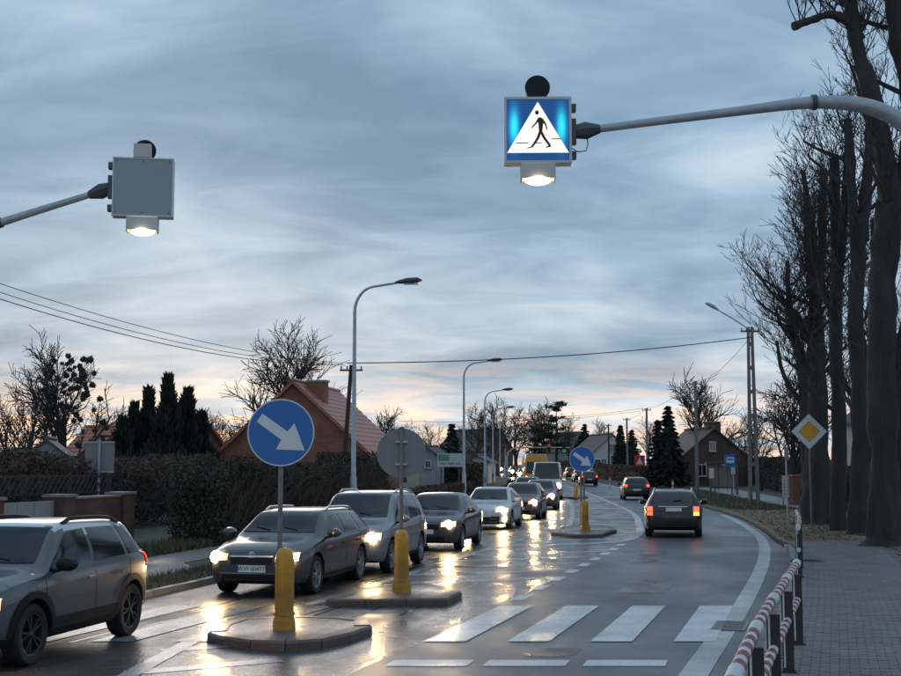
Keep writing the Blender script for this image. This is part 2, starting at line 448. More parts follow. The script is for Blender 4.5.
class MB:
    def __init__(s):
        s.v = []; s.f = []
    def quad(s, a, b, c, d):
        i = len(s.v); s.v += [tuple(a), tuple(b), tuple(c), tuple(d)]; s.f.append((i, i + 1, i + 2, i + 3)); return s
    def poly(s, pts):
        i = len(s.v); s.v += [tuple(p) for p in pts]; s.f.append(tuple(range(i, i + len(pts)))); return s
    def box(s, c, d, rz=0.0, taper=1.0):
        i = len(s.v)
        hx, hy, hz = d[0] / 2, d[1] / 2, d[2] / 2
        ca, sa = cos(rz), sin(rz)
        for z, k in ((-hz, 1), (hz, taper)):
            for x, y in ((-hx, -hy), (hx, -hy), (hx, hy), (-hx, hy)):
                x *= k; y *= k
                s.v.append((c[0] + x * ca - y * sa, c[1] + x * sa + y * ca, c[2] + z))
        for q in ((3, 2, 1, 0), (4, 5, 6, 7), (0, 1, 5, 4), (1, 2, 6, 5), (2, 3, 7, 6), (3, 0, 4, 7)):
            s.f.append(tuple(i + k for k in q))
        return s
    def tube(s, pts, rad, n=8, cap=True):
        pts = [Vector(p) for p in pts]
        if not isinstance(rad, (list, tuple)):
            rad = [rad] * len(pts)
        i0 = len(s.v)
        ref = None
        for k, p in enumerate(pts):
            if k == 0: t = pts[1] - p
            elif k == len(pts) - 1: t = p - pts[k - 1]
            else: t = pts[k + 1] - pts[k - 1]
            if t.length < 1e-9: t = Vector((0, 0, 1))
            t.normalize()
            if ref is None:
                ref = Vector((1, 0, 0)) if abs(t.x) < 0.8 else Vector((0, 1, 0))
            u = ref - t * ref.dot(t)
            if u.length < 1e-6:
                u = t.orthogonal()
            u.normalize(); ref = u
            w = t.cross(u)
            r = rad[k]
            for j in range(n):
                a = 2 * pi * j / n
                q = p + u * (r * cos(a)) + w * (r * sin(a))
                s.v.append((q.x, q.y, q.z))
        for k in range(len(pts) - 1):
            for j in range(n):
                a = i0 + k * n + j; b = i0 + k * n + (j + 1) % n
                s.f.append((a, b, b + n, a + n))
        if cap:
            s.f.append(tuple(i0 + j for j in reversed(range(n))))
            e = i0 + (len(pts) - 1) * n
            s.f.append(tuple(e + j for j in range(n)))
        return s
    def lathe(s, prof, n=20, c=(0, 0, 0), axis='z'):
        """prof: (radius, height) list, closed at both ends when the radius is 0"""
        i0 = len(s.v)
        for r, h in prof:
            for j in range(n):
                a = 2 * pi * j / n
                x, y = r * cos(a), r * sin(a)
                p = (x, y, h) if axis == 'z' else ((x, h, y) if axis == 'y' else (h, x, y))
                s.v.append((c[0] + p[0], c[1] + p[1], c[2] + p[2]))
        fl = axis == 'y'
        for k in range(len(prof) - 1):
            for j in range(n):
                a = i0 + k * n + j; b = i0 + k * n + (j + 1) % n
                q = (a, b, b + n, a + n)
                s.f.append(q[::-1] if fl else q)
        return s
    def prism(s, poly, y0, y1, plane='xz'):
        """extrude a 2D outline; plane xz: extruded along y, plane xy: along z"""
        i = len(s.v); n = len(poly)
        for h in (y0, y1):
            for a, b in poly:
                s.v.append((a, h, b) if plane == 'xz' else (a, b, h))
        s.f.append(tuple(i + k for k in range(n)))
        s.f.append(tuple(i + n + k for k in reversed(range(n))))
        for k in range(n):
            k2 = (k + 1) % n
            s.f.append((i + k2, i + k, i + n + k, i + n + k2))
        return s
    def mesh(s, name, smooth=None, fix=False):
        me = bpy.data.meshes.new(name)
        me.from_pydata(s.v, [], s.f)
        if fix:
            bm = bmesh.new(); bm.from_mesh(me)
            bmesh.ops.remove_doubles(bm, verts=bm.verts, dist=1e-5)
            bmesh.ops.recalc_face_normals(bm, faces=bm.faces)
            bm.to_mesh(me); bm.free()
        if smooth is not None:
            me.polygons.foreach_set('use_smooth', [True] * len(me.polygons))
            me.set_sharp_from_angle(angle=radians(smooth))
        me.update()
        return me
    def build(s, name, m, parent=None, loc=None, rotz=0.0, smooth=None, fix=False):
        return link(name, s.mesh(name, smooth, fix), m, parent, loc, rotz)
def bevel_box(c, d, r=0.01, rz=0.0):
    mb = MB().box((0, 0, 0), d)
    me = mb.mesh('t')
    bm = bmesh.new(); bm.from_mesh(me)
    bmesh.ops.bevel(bm, geom=bm.edges[:], offset=r, segments=2, affect='EDGES')
    bmesh.ops.transform(bm, matrix=Matrix.Translation(c) @ Matrix.Rotation(rz, 4, 'Z'), verts=bm.verts)
    bm.to_mesh(me); bm.free()
    return me
def text_mesh(s, size, name='lettering', align='CENTER'):
    cu = bpy.data.curves.new('t', 'FONT')
    cu.body = s; cu.size = size; cu.align_x = align; cu.align_y = 'CENTER'
    cu.extrude = 0.001; cu.resolution_u = 2
    o = bpy.data.objects.new('t', cu); COL.objects.link(o)
    bpy.context.view_layer.update()
    me = bpy.data.meshes.new_from_object(o.evaluated_get(bpy.context.evaluated_depsgraph_get()))
    bpy.data.objects.remove(o, do_unlink=True)
    me.name = name
    me.materials.clear()
    return me

# ------------------------------------------------------------------ terrain profile and pixel -> ground
BREAKS = [-40, 0, 20, 40, 60] + list(range(70, 331, 10)) + [420, 600, 1000]
def zraw(y):
    if y <= 60: return 0.0
    if y <= 260: return 0.00006 * (y - 60) ** 2
    return 0.00006 * 200 ** 2 + 0.002 * (y - 260)
def zg(y):
    for a, b in zip(BREAKS, BREAKS[1:]):
        if a <= y <= b:
            k = (y - a) / (b - a)
            return zraw(a) * (1 - k) + zraw(b) * k
    return zraw(min(max(y, -40), 1000))
CP, SP = cos(PITCH), sin(PITCH)
def ray(u, v):
    a, b = (u - 450.5) / F, (338 - v) / F
    return Vector((a, CP - b * SP, SP + b * CP))     # camera -> world
def at(u, v, y):
    """point on the sight line of a photograph pixel at distance y"""
    r = ray(u, v)
    return Vector((0, 0, CAM_Z)) + r * (y / r.y)
def gp(u, v, h=0.0):
    r = ray(u, v)
    y = 4.0
    while y < 600:
        t = (y + 1.0) / r.y
        if CAM_Z + r.z * t < zg(y + 1.0) + h: break
        y += 1.0
    a, b = y, y + 1.0
    for _ in range(24):
        m = (a + b) / 2
        if CAM_Z + r.z * (m / r.y) < zg(m) + h: b = m
        else: a = m
    return Vector((r.x * (b / r.y), b, zg(b) + h))
def px(u, y):
    return (u - 450.5) / F * y * 0.9975 + 0.0
def interp(keys):
    keys = sorted(keys)
    xs = [k[0] for k in keys]; ys = [k[1] for k in keys]
    n = len(xs)
    h = [xs[i + 1] - xs[i] for i in range(n - 1)]
    dl = [(ys[i + 1] - ys[i]) / h[i] for i in range(n - 1)]
    m = [dl[0]] + [0.0] * (n - 2) + [dl[-1]]
    for i in range(1, n - 1):
        if dl[i - 1] * dl[i] > 0:
            w1 = 2 * h[i] + h[i - 1]; w2 = h[i] + 2 * h[i - 1]
            m[i] = (w1 + w2) / (w1 / dl[i - 1] + w2 / dl[i])
    def f(x):
        if x <= xs[0]: return ys[0] + (x - xs[0]) * (m[0] if n > 1 else 0) * f.ext
        if x >= xs[-1]: return ys[-1] + (x - xs[-1]) * m[-1] * f.ext
        i = 0
        while x > xs[i + 1]: i += 1
        t = (x - xs[i]) / h[i]
        return ((1 + 2 * t) * (1 - t) ** 2 * ys[i] + t * (1 - t) ** 2 * h[i] * m[i] + t * t * (3 - 2 * t) * ys[i + 1] + t * t * (t - 1) * h[i] * m[i + 1])
    f.ext = 0.0
    return f
XL = interp([(-10, -11.3), (0, -9.6), (8, -7.9), (12, -7.0), (16, -6.1), (20.8, -5.05), (23.6, -4.45), (30, -3.15), (36, -2.0), (45, -0.4), (53.7, 1.1), (69, 3.25), (84, 4.95), (105, 6.6), (128, 7.3), (160, 7.5), (200, 5.2), (260, -1.5), (330, -13)])
XR = interp([(-10, -4.0), (0, -1.2), (9, 1.25), (12.86, 2.42), (21, 4.90), (30.5, 7.56), (37.8, 9.3), (45, 10.6), (52, 11.65), (57, 12.25), (69, 13.2), (81, 14.1), (105, 15.5), (130, 16.3), (160, 16.5), (200, 14.2), (260, 7.5), (330, -4)])
def yvals(a, b, step):
    s = set([a, b])
    y = a
    while y < b:
        s.add(round(y, 4)); y += step
    for k in BREAKS:
        if a < k < b: s.add(float(k))
    return sorted(s)
def ribbon(name, m, ys, fl, fr, h, nx=1, parent=None, jit=0.0, skirt=0.0):
    mb = MB()
    rows = []
    for y in ys:
        l, r = fl(y), fr(y)
        row = []
        for i in range(nx + 1):
            x = l + (r - l) * i / nx
            zz = zg(y) + h
            if jit and 0 < i < nx:
                zz += jit * (noise.noise(Vector((x * 0.7, y * 0.7, 1.7))) + 0.5 * noise.noise(Vector((x * 2.1, y * 2.1, 5))) + 0.6)
            row.append(len(mb.v)); mb.v.append((x, y, zz))
        rows.append(row)
    for a, b in zip(rows, rows[1:]):
        for i in range(nx):
            mb.f.append((a[i], a[i + 1], b[i + 1], b[i]))
    if skirt:
        for a, b in zip(rows, rows[1:]):
            for i, fl_ in ((0, False), (nx, True)):
                p, q = mb.v[a[i]], mb.v[b[i]]
                k = len(mb.v)
                mb.v += [p, q, (q[0], q[1], q[2] - skirt), (p[0], p[1], p[2] - skirt)]
                mb.f.append((k, k + 1, k + 2, k + 3) if not fl_ else (k + 3, k + 2, k + 1, k))
    o = mb.build(name, m, parent, smooth=30 if jit else None)
    return o
# ================================================================== THE SETTING
XM = interp([(-10, -8), (0, -5.2), (8, -2.7), (12.86, -1.2), (16, -0.3), (20, 0.85), (23.5, 1.75), (35, 4.65), (43, 6.4), (52, 7.8), (65, 8.95), (98, 10.8), (130, 11.7), (160, 11.9), (200, 9.7), (260, 3.0), (330, -8.5)])
KR = lambda y: XR(y) + 0.62 - 0.36 * min(1, max(0, (y - 32) / 5))
def slope(f, y):
    return (f(y + 0.5) - f(y - 0.5))
g = MB()
YS = BREAKS + [1800]
XS = [-1500, -400, -120, -40, 0, 40, 120, 400, 1500]
for a, b in zip(YS, YS[1:]):
    for c, d in zip(XS, XS[1:]):
        g.quad((c, a, zg(a) - 0.06), (d, a, zg(a) - 0.06), (d, b, zg(b) - 0.06), (c, b, zg(b) - 0.06))
ground = struct(g.build('ground', M_grassland, fix=True))
road_ys = yvals(-10, 330, 2.0)
road_new = struct(ribbon('road', M_asphalt, road_ys, XM, lambda y: KR(y) + 0.05, 0.0, 4))
road_old = struct(ribbon('road', M_asphalt_wet, road_ys, lambda y: XL(y) - 0.05, XM, 0.0, 4))
struct(ribbon('ground', M_grassland, yvals(-10, 330, 4), lambda y: KR(y) + 0.15, lambda y: KR(y) + 160, 0.07, 1, skirt=0.12))
struct(ribbon('ground', M_grassland, yvals(-10, 330, 4), lambda y: XL(y) - 160, lambda y: XL(y) - 0.15, 0.07, 1, skirt=0.12))
walk = struct(ribbon('pavement', M_joint, yvals(4, 35.0, 0.5), lambda y: KR(y) + 0.15, lambda y: XR(y) + 3.2 + 0.25 * noise.noise(Vector((0, y * 0.4, 0))), 0.092, 1))
# concrete block paving, too fine to pick apart: one part
rng = random.Random(3)
mb = MB()
y = 5.0; row = 0
while y < 34.8:
    w_l, w_r = KR(y) + 0.17, XR(y) + 3.12
    x = w_l + (0.1 if row % 2 else 0)
    sl = slope(XR, y)
    while x + 0.2 < w_r:
        h = 0.118 + rng.uniform(-0.0025, 0.0025)
        i = len(mb.v)
        g_ = 0.002
        tx = rng.uniform(-0.001, 0.001)
        for (ax, ay, az, k) in ((0, 0, 0.093, 0), (0.2, 0, 0.093, 0), (0.2, 0.1, 0.093, 0), (0, 0.1, 0.093, 0), (g_, g_, h + tx, 1), (0.2 - g_, g_, h - tx, 1), (0.2 - g_, 0.1 - g_, h - tx, 1), (g_, 0.1 - g_, h + tx, 1)):
            mb.v.append((x + ax + ay * sl, y + ay, az))
        for q in ((4, 5, 6, 7), (0, 1, 5, 4), (1, 2, 6, 5), (2, 3, 7, 6), (3, 0, 4, 7)):
            mb.f.append(tuple(i + k for k in q))
        x += 0.2035
    y += 0.1035; row += 1
stuff(mb.build('paver_field', M_paver, walk))
# kerb stones
ks = bevel_box((0, 0, 0), (0.15, 0.985, 0.26), 0.012)
ks.materials.append(M_kerb)
def kerb_run(fx, y0, y1, off, top, parent):
    y = y0
    while y < y1:
        s = slope(fx, y); L = 1 / sqrt(1 + s * s)
        o = link('kerb_stone', ks, None, parent, (fx(y) + off, y, zg(y) + top - 0.13 + rng.uniform(-0.004, 0.004)), -math.atan(s))
        y += L
kerb_run(KR, 5, 33.5, 0.075, 0.118, walk)
path_l = struct(ribbon('pavement', M_path_l, yvals(5, 120, 1.5), lambda y: XL(y) - 3.75, lambda y: XL(y) - 1.25 - (0.9 if y > 26 else 0), 0.084, 2))
kerb_run(XL, 10, 62, -0.075, 0.10, path_l)
# driveway strips across the verge by the hedge
struct(ribbon('path', M_path, yvals(36, 116, 2), lambda y: XR(y) + 4.6 + max(0, (y - 66) * 0.03), lambda y: XR(y) + 6.9 + max(0, (y - 66) * 0.05), 0.088, 2))
soil = struct(ribbon('verge', M_soil, yvals(30, 61, 0.45), lambda y: (KR(y) + 0.16) if y > 34.6 else XR(y) + 3.16, lambda y: XR(y) + 4.7 + max(0, (36 - y)) * 0.3, 0.075, 16, jit=0.06))
struct(ribbon('verge', M_soil, yvals(6, 30, 0.6), lambda y: XR(y) + 3.16, lambda y: XR(y) + 7.5, 0.075, 10, jit=0.05))

# ------------------------------------------------------------------ painted markings (children of the road)
def strip(name, m, pts, w, h, parent, road_z=True):
    """line of constant width along ground points"""
    mb = MB(); L = []
    n = len(pts)
    for i, p in enumerate(pts):
        a = Vector(pts[max(0, i - 1)][:2]); b = Vector(pts[min(n - 1, i + 1)][:2])
        t = (b - a).normalized(); nn = Vector((-t.y, t.x)) * (w / 2)
        L.append(((p[0] + nn.x, p[1] + nn.y, zg(p[1]) + h), (p[0] - nn.x, p[1] - nn.y, zg(p[1]) + h)))
    for (a, b), (c, d) in zip(L, L[1:]):
        mb.quad(b, d, c, a)
    return mb.build(name, m, parent)
for k in (-5, -4, -3, 0, 1, 2, 3):
    x0 = -0.335 + 1.03 * k
    par = road_new if k >= 0 else road_old
    w = 0.52
    y0, y1, sh = 15.75, 19.75, 1.1
    if k == 3: sh = 1.12
    mb = MB()
    for i in range(8):
        a, b = i / 8, (i + 1) / 8
        mb.quad((x0 + sh * a, y0 + 4 * a, 0.0085), (x0 + w + sh * a, y0 + 4 * a, 0.0085), (x0 + w + sh * b, y0 + 4 * b, 0.0085), (x0 + sh * b, y0 + 4 * b, 0.0085))
    mb.build('crossing_stripe', M_paint if k >= 0 else M_paint_old, par)
for a, b in ((-0.72, 0.17), (0.34, 1.24), (1.43, 2.33)):
    MB().quad((a, 13.85, 0.005), (b, 13.85, 0.005), (b + 0.1, 14.28, 0.005), (a + 0.1, 14.28, 0.005)).build('stop_dash', M_paint, road_new)
edge = [(XR(y) - 0.02, y) for y in yvals(5, 16.75, 0.5)]
strip('edge_line', M_paint_mid, edge, 0.30, 0.005, road_new)
strip('edge_line', M_paint_mid, [(XR(y), y) for y in yvals(17.85, 57, 0.5)], 0.28, 0.005, road_new)
strip('edge_line', M_paint, [(XR(y) - 0.25, y) for y in yvals(84, 240, 4)], 0.2, 0.006, road_new)
y = 20.6
while y < 36:
    y2 = y + 0.85
    strip('lane_dash', M_paint, [(XM(y) + 0.05, y), (XM(y2) + 0.05, y2)], 0.22, 0.005, road_new)
    y += 1.75
curve = [(3.2, 35.0), (4.0, 35.6), (4.85, 36.6), (5.6, 38.6), (6.2, 41.5), (6.75, 45), (7.3, 49), (7.85, 53), (8.5, 59), (9.0, 65.5), (9.9, 80), (10.75, 97), (11.4, 115), (11.7, 130), (11.7, 160), (9.7, 200)]
cx_ = interp([(i, c[0]) for i, c in enumerate(curve)]); cy_ = interp([(i, c[1]) for i, c in enumerate(curve)])
cpts = [(cx_(i / 6), cy_(i / 6)) for i in range(6 * (len(curve) - 1) + 1)]
strip('island_outline_line', M_paint_mid, cpts, 0.26, 0.006, road_new)
strip('island_outline_line', M_paint_old, [(-3.55, 10.5), (-3.36, 12.86), (-3.2, 16.0), (-2.6, 18.6), (-2.15, 20.2), (-1.2, 24), (-0.3, 28), (0.9, 33), (2.2, 38), (3.3, 41), (4.3, 46), (5.2, 54), (6.4, 66), (7.9, 86), (9.4, 110)], 0.22, 0.0065, road_old)
for i in range(9):
    yy = 23.5 + i * 1.9
    a = -1.2 + (yy - 24) * 0.24
    b = XM(yy + 1.3) - 0.25
    strip('hatch_stripe', M_paint_old, [(a, yy), ((a + b) / 2, yy + 0.5), (b, yy + 1.3)], 0.38, 0.004, road_old)
for i in range(5):
    yy = 8.6 + i * 1.6
    strip('hatch_stripe', M_paint_old, [(-3.4, yy), (-1.9, yy + 0.9)], 0.3, 0.004, road_old)
# patched tar joints in the old surface
rj = random.Random(8)
M_tar = wet_mat('tar_seam', (0.018, 0.018, 0.019), (0.10, 0.3), 0.6, 40, 0.2)
for i in range(7):
    y0 = rj.uniform(14, 34); x0 = rj.uniform(XL(y0) + 0.4, XM(y0) - 1.0)
    pts = [(x0 + 0.22 * t + 0.1 * noise.noise(Vector((t * 1.1, i * 7.0, 0))), y0 + t * 0.9) for t in range(8)]
    strip('tar_seam', M_tar, pts, 0.05, 0.002 + 0.0002 * i, road_old)
M_patch = wet_mat('asphalt_patch', (0.036, 0.037, 0.040), (0.22, 0.5), 0.9, 55, 0.8)
def patch_sheet(cx0, cy0, w, l, parent, h):
    n = 18; sl = slope(XR, cy0)
    pts = []
    for i in range(n):
        a = 2 * pi * i / n
        sx, sy = cos(a), sin(a); k = 1 / max(abs(sx), abs(sy)); k = k ** 0.8
        x = sx * k * w / 2 * rj.uniform(0.93, 1.05); y = sy * k * l / 2 * rj.uniform(0.95, 1.04)
        pts.append((cx0 + x + y * sl, cy0 + y, h))
    MB().poly(pts).build('repair_patch', M_patch, parent)
patch_sheet(3.6, 23.0, 0.9, 2.6, road_new, 0.0026); patch_sheet(4.8, 30.5, 0.7, 4.2, road_new, 0.0026); patch_sheet(1.2, 14.9, 0.6, 0.7, road_new, 0.0028)
patch_sheet(-0.6, 23.6, 1.1, 1.6, road_old, 0.0028); patch_sheet(-4.4, 18.2, 0.9, 2.2, road_old, 0.0030); patch_sheet(-2.1, 11.6, 0.9, 1.3, road_old, 0.0030)
# drain grating in the gutter
dr = thing('drain_grating', 'iron drain grating set in the gutter beside the striped railing', 'drain', (XR(17.3) + 0.02, 17.3, 0.0), -math.atan(slope(XR, 17.3)))
f_ = MB()
for x in (-0.2, 0.2): f_.box((x, 0, 0.006), (0.05, 0.96, 0.014))
for yy in (-0.46, 0.0, 0.46): f_.box((0, yy, 0.007), (0.35, 0.05, 0.012))
f_.build('frame', M_kerb, dr)
MB().box((0, 0, 0.003), (0.36, 0.9, 0.004)).build('pit_shade', M_black, dr)  # flat black sheet stands in for the shade down the drain
bar = MB().box((0, 0, 0), (0.345, 0.028, 0.01)).mesh('bar'); bar.materials.append(M_signgrey)
for i in range(14):
    if i in (7,): continue
    link('bar', bar, None, dr, (0, -0.41 + i * 0.0625, 0.0065))
mh = thing('hatch_cover', 'dark sunken utility cover in the block pavement', 'cover', (7.75, 27.6, 0.118), -0.2)
MB().box((0, 0, 0.005), (0.62, 0.5, 0.006)).build('lid', M_black, mh)
f_ = MB()
for x in (-0.33, 0.33): f_.box((x, 0, 0.007), (0.04, 0.58, 0.012))
for yy in (-0.27, 0.27): f_.box((0, yy, 0.007), (0.62, 0.04, 0.012))
f_.build('rim', M_galv_dk, mh)

# ------------------------------------------------------------------ traffic islands
def island(label, pix, h=0.115, stone=0.62):
    pts = [gp(u, v) for u, v in pix]
    pts = [Vector((p.x, p.y)) for p in pts]
    # resample outline into stones
    c = sum(pts, Vector((0, 0))) / len(pts)
    zc = zg(c.y)
    t = thing('traffic_island', label, 'traffic island', (c.x, c.y, zc), 0, 'kerbed traffic islands along the road')
    area = sum(pts[i].x * pts[(i + 1) % len(pts)].y - pts[(i + 1) % len(pts)].x * pts[i].y for i in range(len(pts)))
    if area < 0: pts.reverse()
    loc = [p - c for p in pts]
    def inset(p, k):
        return p * max(0.2, (1 - k / max(p.length, 0.3)))
    n = len(loc)
    for i in range(n):
        a, b = loc[i], loc[(i + 1) % n]
        m = max(1, round((b - a).length / stone))
        for j in range(m):
            p = a.lerp(b, j / m); q = a.lerp(b, (j + 1) / m)
            e = (q - p).normalized() * 0.006
            p, q = p + e, q - e
            pi_, qi = inset(p, 0.24), inset(q, 0.24)
            hh = h + rj.uniform(-0.006, 0.006)
            bt = 0.03
            po, qo = inset(p, bt), inset(q, bt)
            mb = MB()
            v = [(p.x, p.y, -0.04), (q.x, q.y, -0.04), (qi.x, qi.y, -0.04), (pi_.x, pi_.y, -0.04),
                 (p.x, p.y, hh - bt), (q.x, q.y, hh - bt), (qi.x, qi.y, hh), (pi_.x, pi_.y, hh), (po.x, po.y, hh), (qo.x, qo.y, hh)]
            mb.v = v
            mb.f = [(3, 2, 1, 0), (0, 1, 5, 4), (4, 5, 9, 8), (8, 9, 6, 7), (1, 2, 6, 9, 5), (2, 3, 7, 6), (3, 0, 4, 8, 7)]
            mb.build('kerb_stone', M_islandk, t)
    inner = [inset(p, 0.241) for p in loc]
    MB().prism([(p.x, p.y) for p in reversed(inner)], -0.04, h - 0.005, 'xy').build('paving', M_islandt, t, fix=True)
    return t, h + zc
island('nearest rounded traffic island with the tall yellow bollard and big blue arrow sign', [(207, 641), (222, 646), (250, 650), (285, 651.5), (322, 648.5), (350, 642), (372, 634), (368, 627.5), (340, 624.5), (290, 623.5), (240, 626), (216, 632)])
island('flat-fronted traffic island just beyond the zebra crossing', [(326, 606.5), (365, 607), (447, 605.5), (462, 598), (446, 592.5), (420, 590), (380, 591.5), (347, 597)])
island('small kerbed island before the white outline line, holding a distant arrow sign', [(551, 535.5), (575, 538), (602, 537.5), (617, 532.5), (608, 529), (585, 527.5), (562, 530)])
island('farthest tiny traffic island among the queue', [(562, 498), (575, 499.3), (588, 498.2), (584, 496), (570, 495.8)])

# ------------------------------------------------------------------ bollards and signs on the islands
def bollard(u, v, label, h=1.03):
    p = gp(u, v, 0.105)
    t = thing('traffic_bollard', label, 'bollard', p, 0.15, 'yellow traffic bollards')
    k = h / 1.03
    MB().lathe([(0, 0.17 * k), (0.118, 0.17 * k), (0.121, 0.30 * k), (0.119, 0.80 * k), (0.121, 0.86 * k), (0.112, 0.93 * k), (0.092, 0.98 * k), (0.06, 1.015 * k), (0, 1.03 * k)], 28).build('post', M_yellow, t, smooth=50, fix=True)
    b = MB().box((0, 0, 0.06 * k), (0.28, 0.28, 0.13 * k)); b.box((0, 0, 0.155 * k), (0.26, 0.26, 0.06 * k), taper=0.9)
    b.build('foot', M_yellow, t)
    MB().lathe([(0.125, 0.185 * k), (0.14, 0.185 * k), (0.136, 0.215 * k), (0.12, 0.22 * k)], 24).build('collar', M_yellow, t, smooth=50)
    return t
bollard(284, 629.5, 'nearest tall yellow bollard in front of the big blue arrow sign')
bollard(401.5, 592, 'yellow bollard below the grey back of a round sign', 1.02)
bollard(585, 530.5, 'smaller distant yellow bollard below the far blue arrow sign', 0.98)
pd = gp(575, 497.5, 0.14)
bd = bollard(576, 497.8, 'tiny far post on the farthest island', 0.9)
ARROW = [(-0.55, 0.56), (-0.715, 0.32), (0.02, -0.215), (-0.14, -0.495), (0.71, -0.53), (0.40, 0.28), (0.2, 0.027)]
def disc_poly(r, n=40):
    return [(r * cos(2 * pi * i / n), r * sin(2 * pi * i / n)) for i in range(n)]
def arrow_sign(u, vc, y, R, z_base, label, back=False, double=False):
    c = at(u, vc, y)
    t = thing('round_traffic_sign', label, 'traffic sign', (c.x, c.y, z_base), pi if back else 0, 'round keep-right signs on islands')
    zc = c.z - z_base
    xs = (-0.045, 0.055) if double else (0.0,)
    for x in xs:
        MB().tube([(x, 0.035, 0), (x, 0.035, zc + R * 0.96)], 0.032, 12).build('pole', M_pole_s, t, smooth=50)
    d = [(a, b + zc) for a, b in disc_poly(R)]
    MB().prism(d, -0.012, 0.0).build('plate', M_signgrey, t)
    MB().prism([(a, b + zc) for a, b in disc_poly(R * 0.99)], -0.0145, -0.0125).build('white_rim', M_signwhite, t)
    MB().prism([(a, b + zc) for a, b in disc_poly(R * 0.955)], -0.017, -0.015).build('blue_face', M_signblue, t)
    MB().prism([(a * R, b * R + zc) for a, b in ARROW], -0.020, -0.0175).build('arrow', M_signwhite, t)
    b = MB()
    for dz in (-0.45 * R, 0.45 * R): b.box((0, 0.03, zc + dz), (0.5 * R, 0.05, 0.035))
    b.build('bracket', M_galv, t)
    b = MB().tube([(0, 0.035, zc + R * 0.96), (0, 0.035, zc + R * 1.04)], 0.04, 10)
    b.build('cap', M_galv_dk, t)
    return t
arrow_sign(281, 432.5, gp(284, 629.5, 0.105).y + 0.2, 0.44, 0.10, 'big blue round sign with white arrow on the nearest island')
arrow_sign(401.5, 453, gp(401.5, 592, 0.105).y + 0.2, 0.415, 0.10, 'grey back of a round sign above the second yellow bollard', back=True)
arrow_sign(582, 459, gp(585, 530.5, 0.105).y + 0.22, 0.42, 0.10, 'far blue round arrow sign on twin posts above distant bollard', double=True)

# ------------------------------------------------------------------ lit pedestrian crossing signs on cantilever masts
def lightbox_mat():
    m = bpy.data.materials.new('sign_face_lit_blue'); m.use_nodes = True
    nt = m.node_tree; b = nt.nodes['Principled BSDF']
    b.inputs['Base Color'].default_value = (0.01, 0.09, 0.34, 1); b.inputs['Roughness'].default_value = 0.35
    t = nt.nodes.new('ShaderNodeTexCoord'); s = nt.nodes.new('ShaderNodeSeparateXYZ')
    nt.links.new(t.outputs['Object'], s.inputs[0])
    def mth(op, a, bb=None):
        n = nt.nodes.new('ShaderNodeMath'); n.operation = op
        for i, v in enumerate((a, bb)):
            if v is None: continue
            if isinstance(v, (int, float)): n.inputs[i].default_value = v
            else: nt.links.new(v, n.inputs[i])
        return n.outputs[0]
    # two lamp tubes behind the acrylic
    d = mth('SUBTRACT', mth('ABSOLUTE', s.outputs[0]), 0.335)
    gx = mth('EXPONENT', mth('MULTIPLY', mth('MULTIPLY', d, d), -230.0))
    zz = mth('ADD', s.outputs[2], -0.05)
    gz = mth('EXPONENT', mth('MULTIPLY', mth('MULTIPLY', zz, zz), -16.0))
    st = mth('ADD', mth('MULTIPLY', mth('MULTIPLY', gx, gz), 0.85), 0.10)
    r = nt.nodes.new('ShaderNodeValToRGB'); e = r.color_ramp.elements
    e[0].color = (0.02, 0.20, 0.75, 1); e[1].color = (0.02, 0.75, 0.95, 1); e[1].position = 0.7
    nt.links.new(st, r.inputs[0]); nt.links.new(r.outputs[0], b.inputs['Emission Color']); nt.links.new(st, b.inputs['Emission Strength'])
    return m
M_box_blue = lightbox_mat()
M_box_white = mat('sign_face_lit_white', (0.8, 0.8, 0.78), 0.4, emit=(1.0, 0.88, 0.68), estr=0.85)
M_lamp_lit = mat('floodlight_lit', (1, 0.9, 0.7), 0.3, emit=(1.0, 0.78, 0.42), estr=7)
M_figure = mat('sign_figure', (0.03, 0.02, 0.012), 0.6)
M_housing = mat('sign_housing', (0.50, 0.54, 0.57), 0.5, metal=0.1, var=0.08)
M_backpanel = mat('sign_back_panel', (0.27, 0.33, 0.36), 0.6, var=0.06, scale=2)
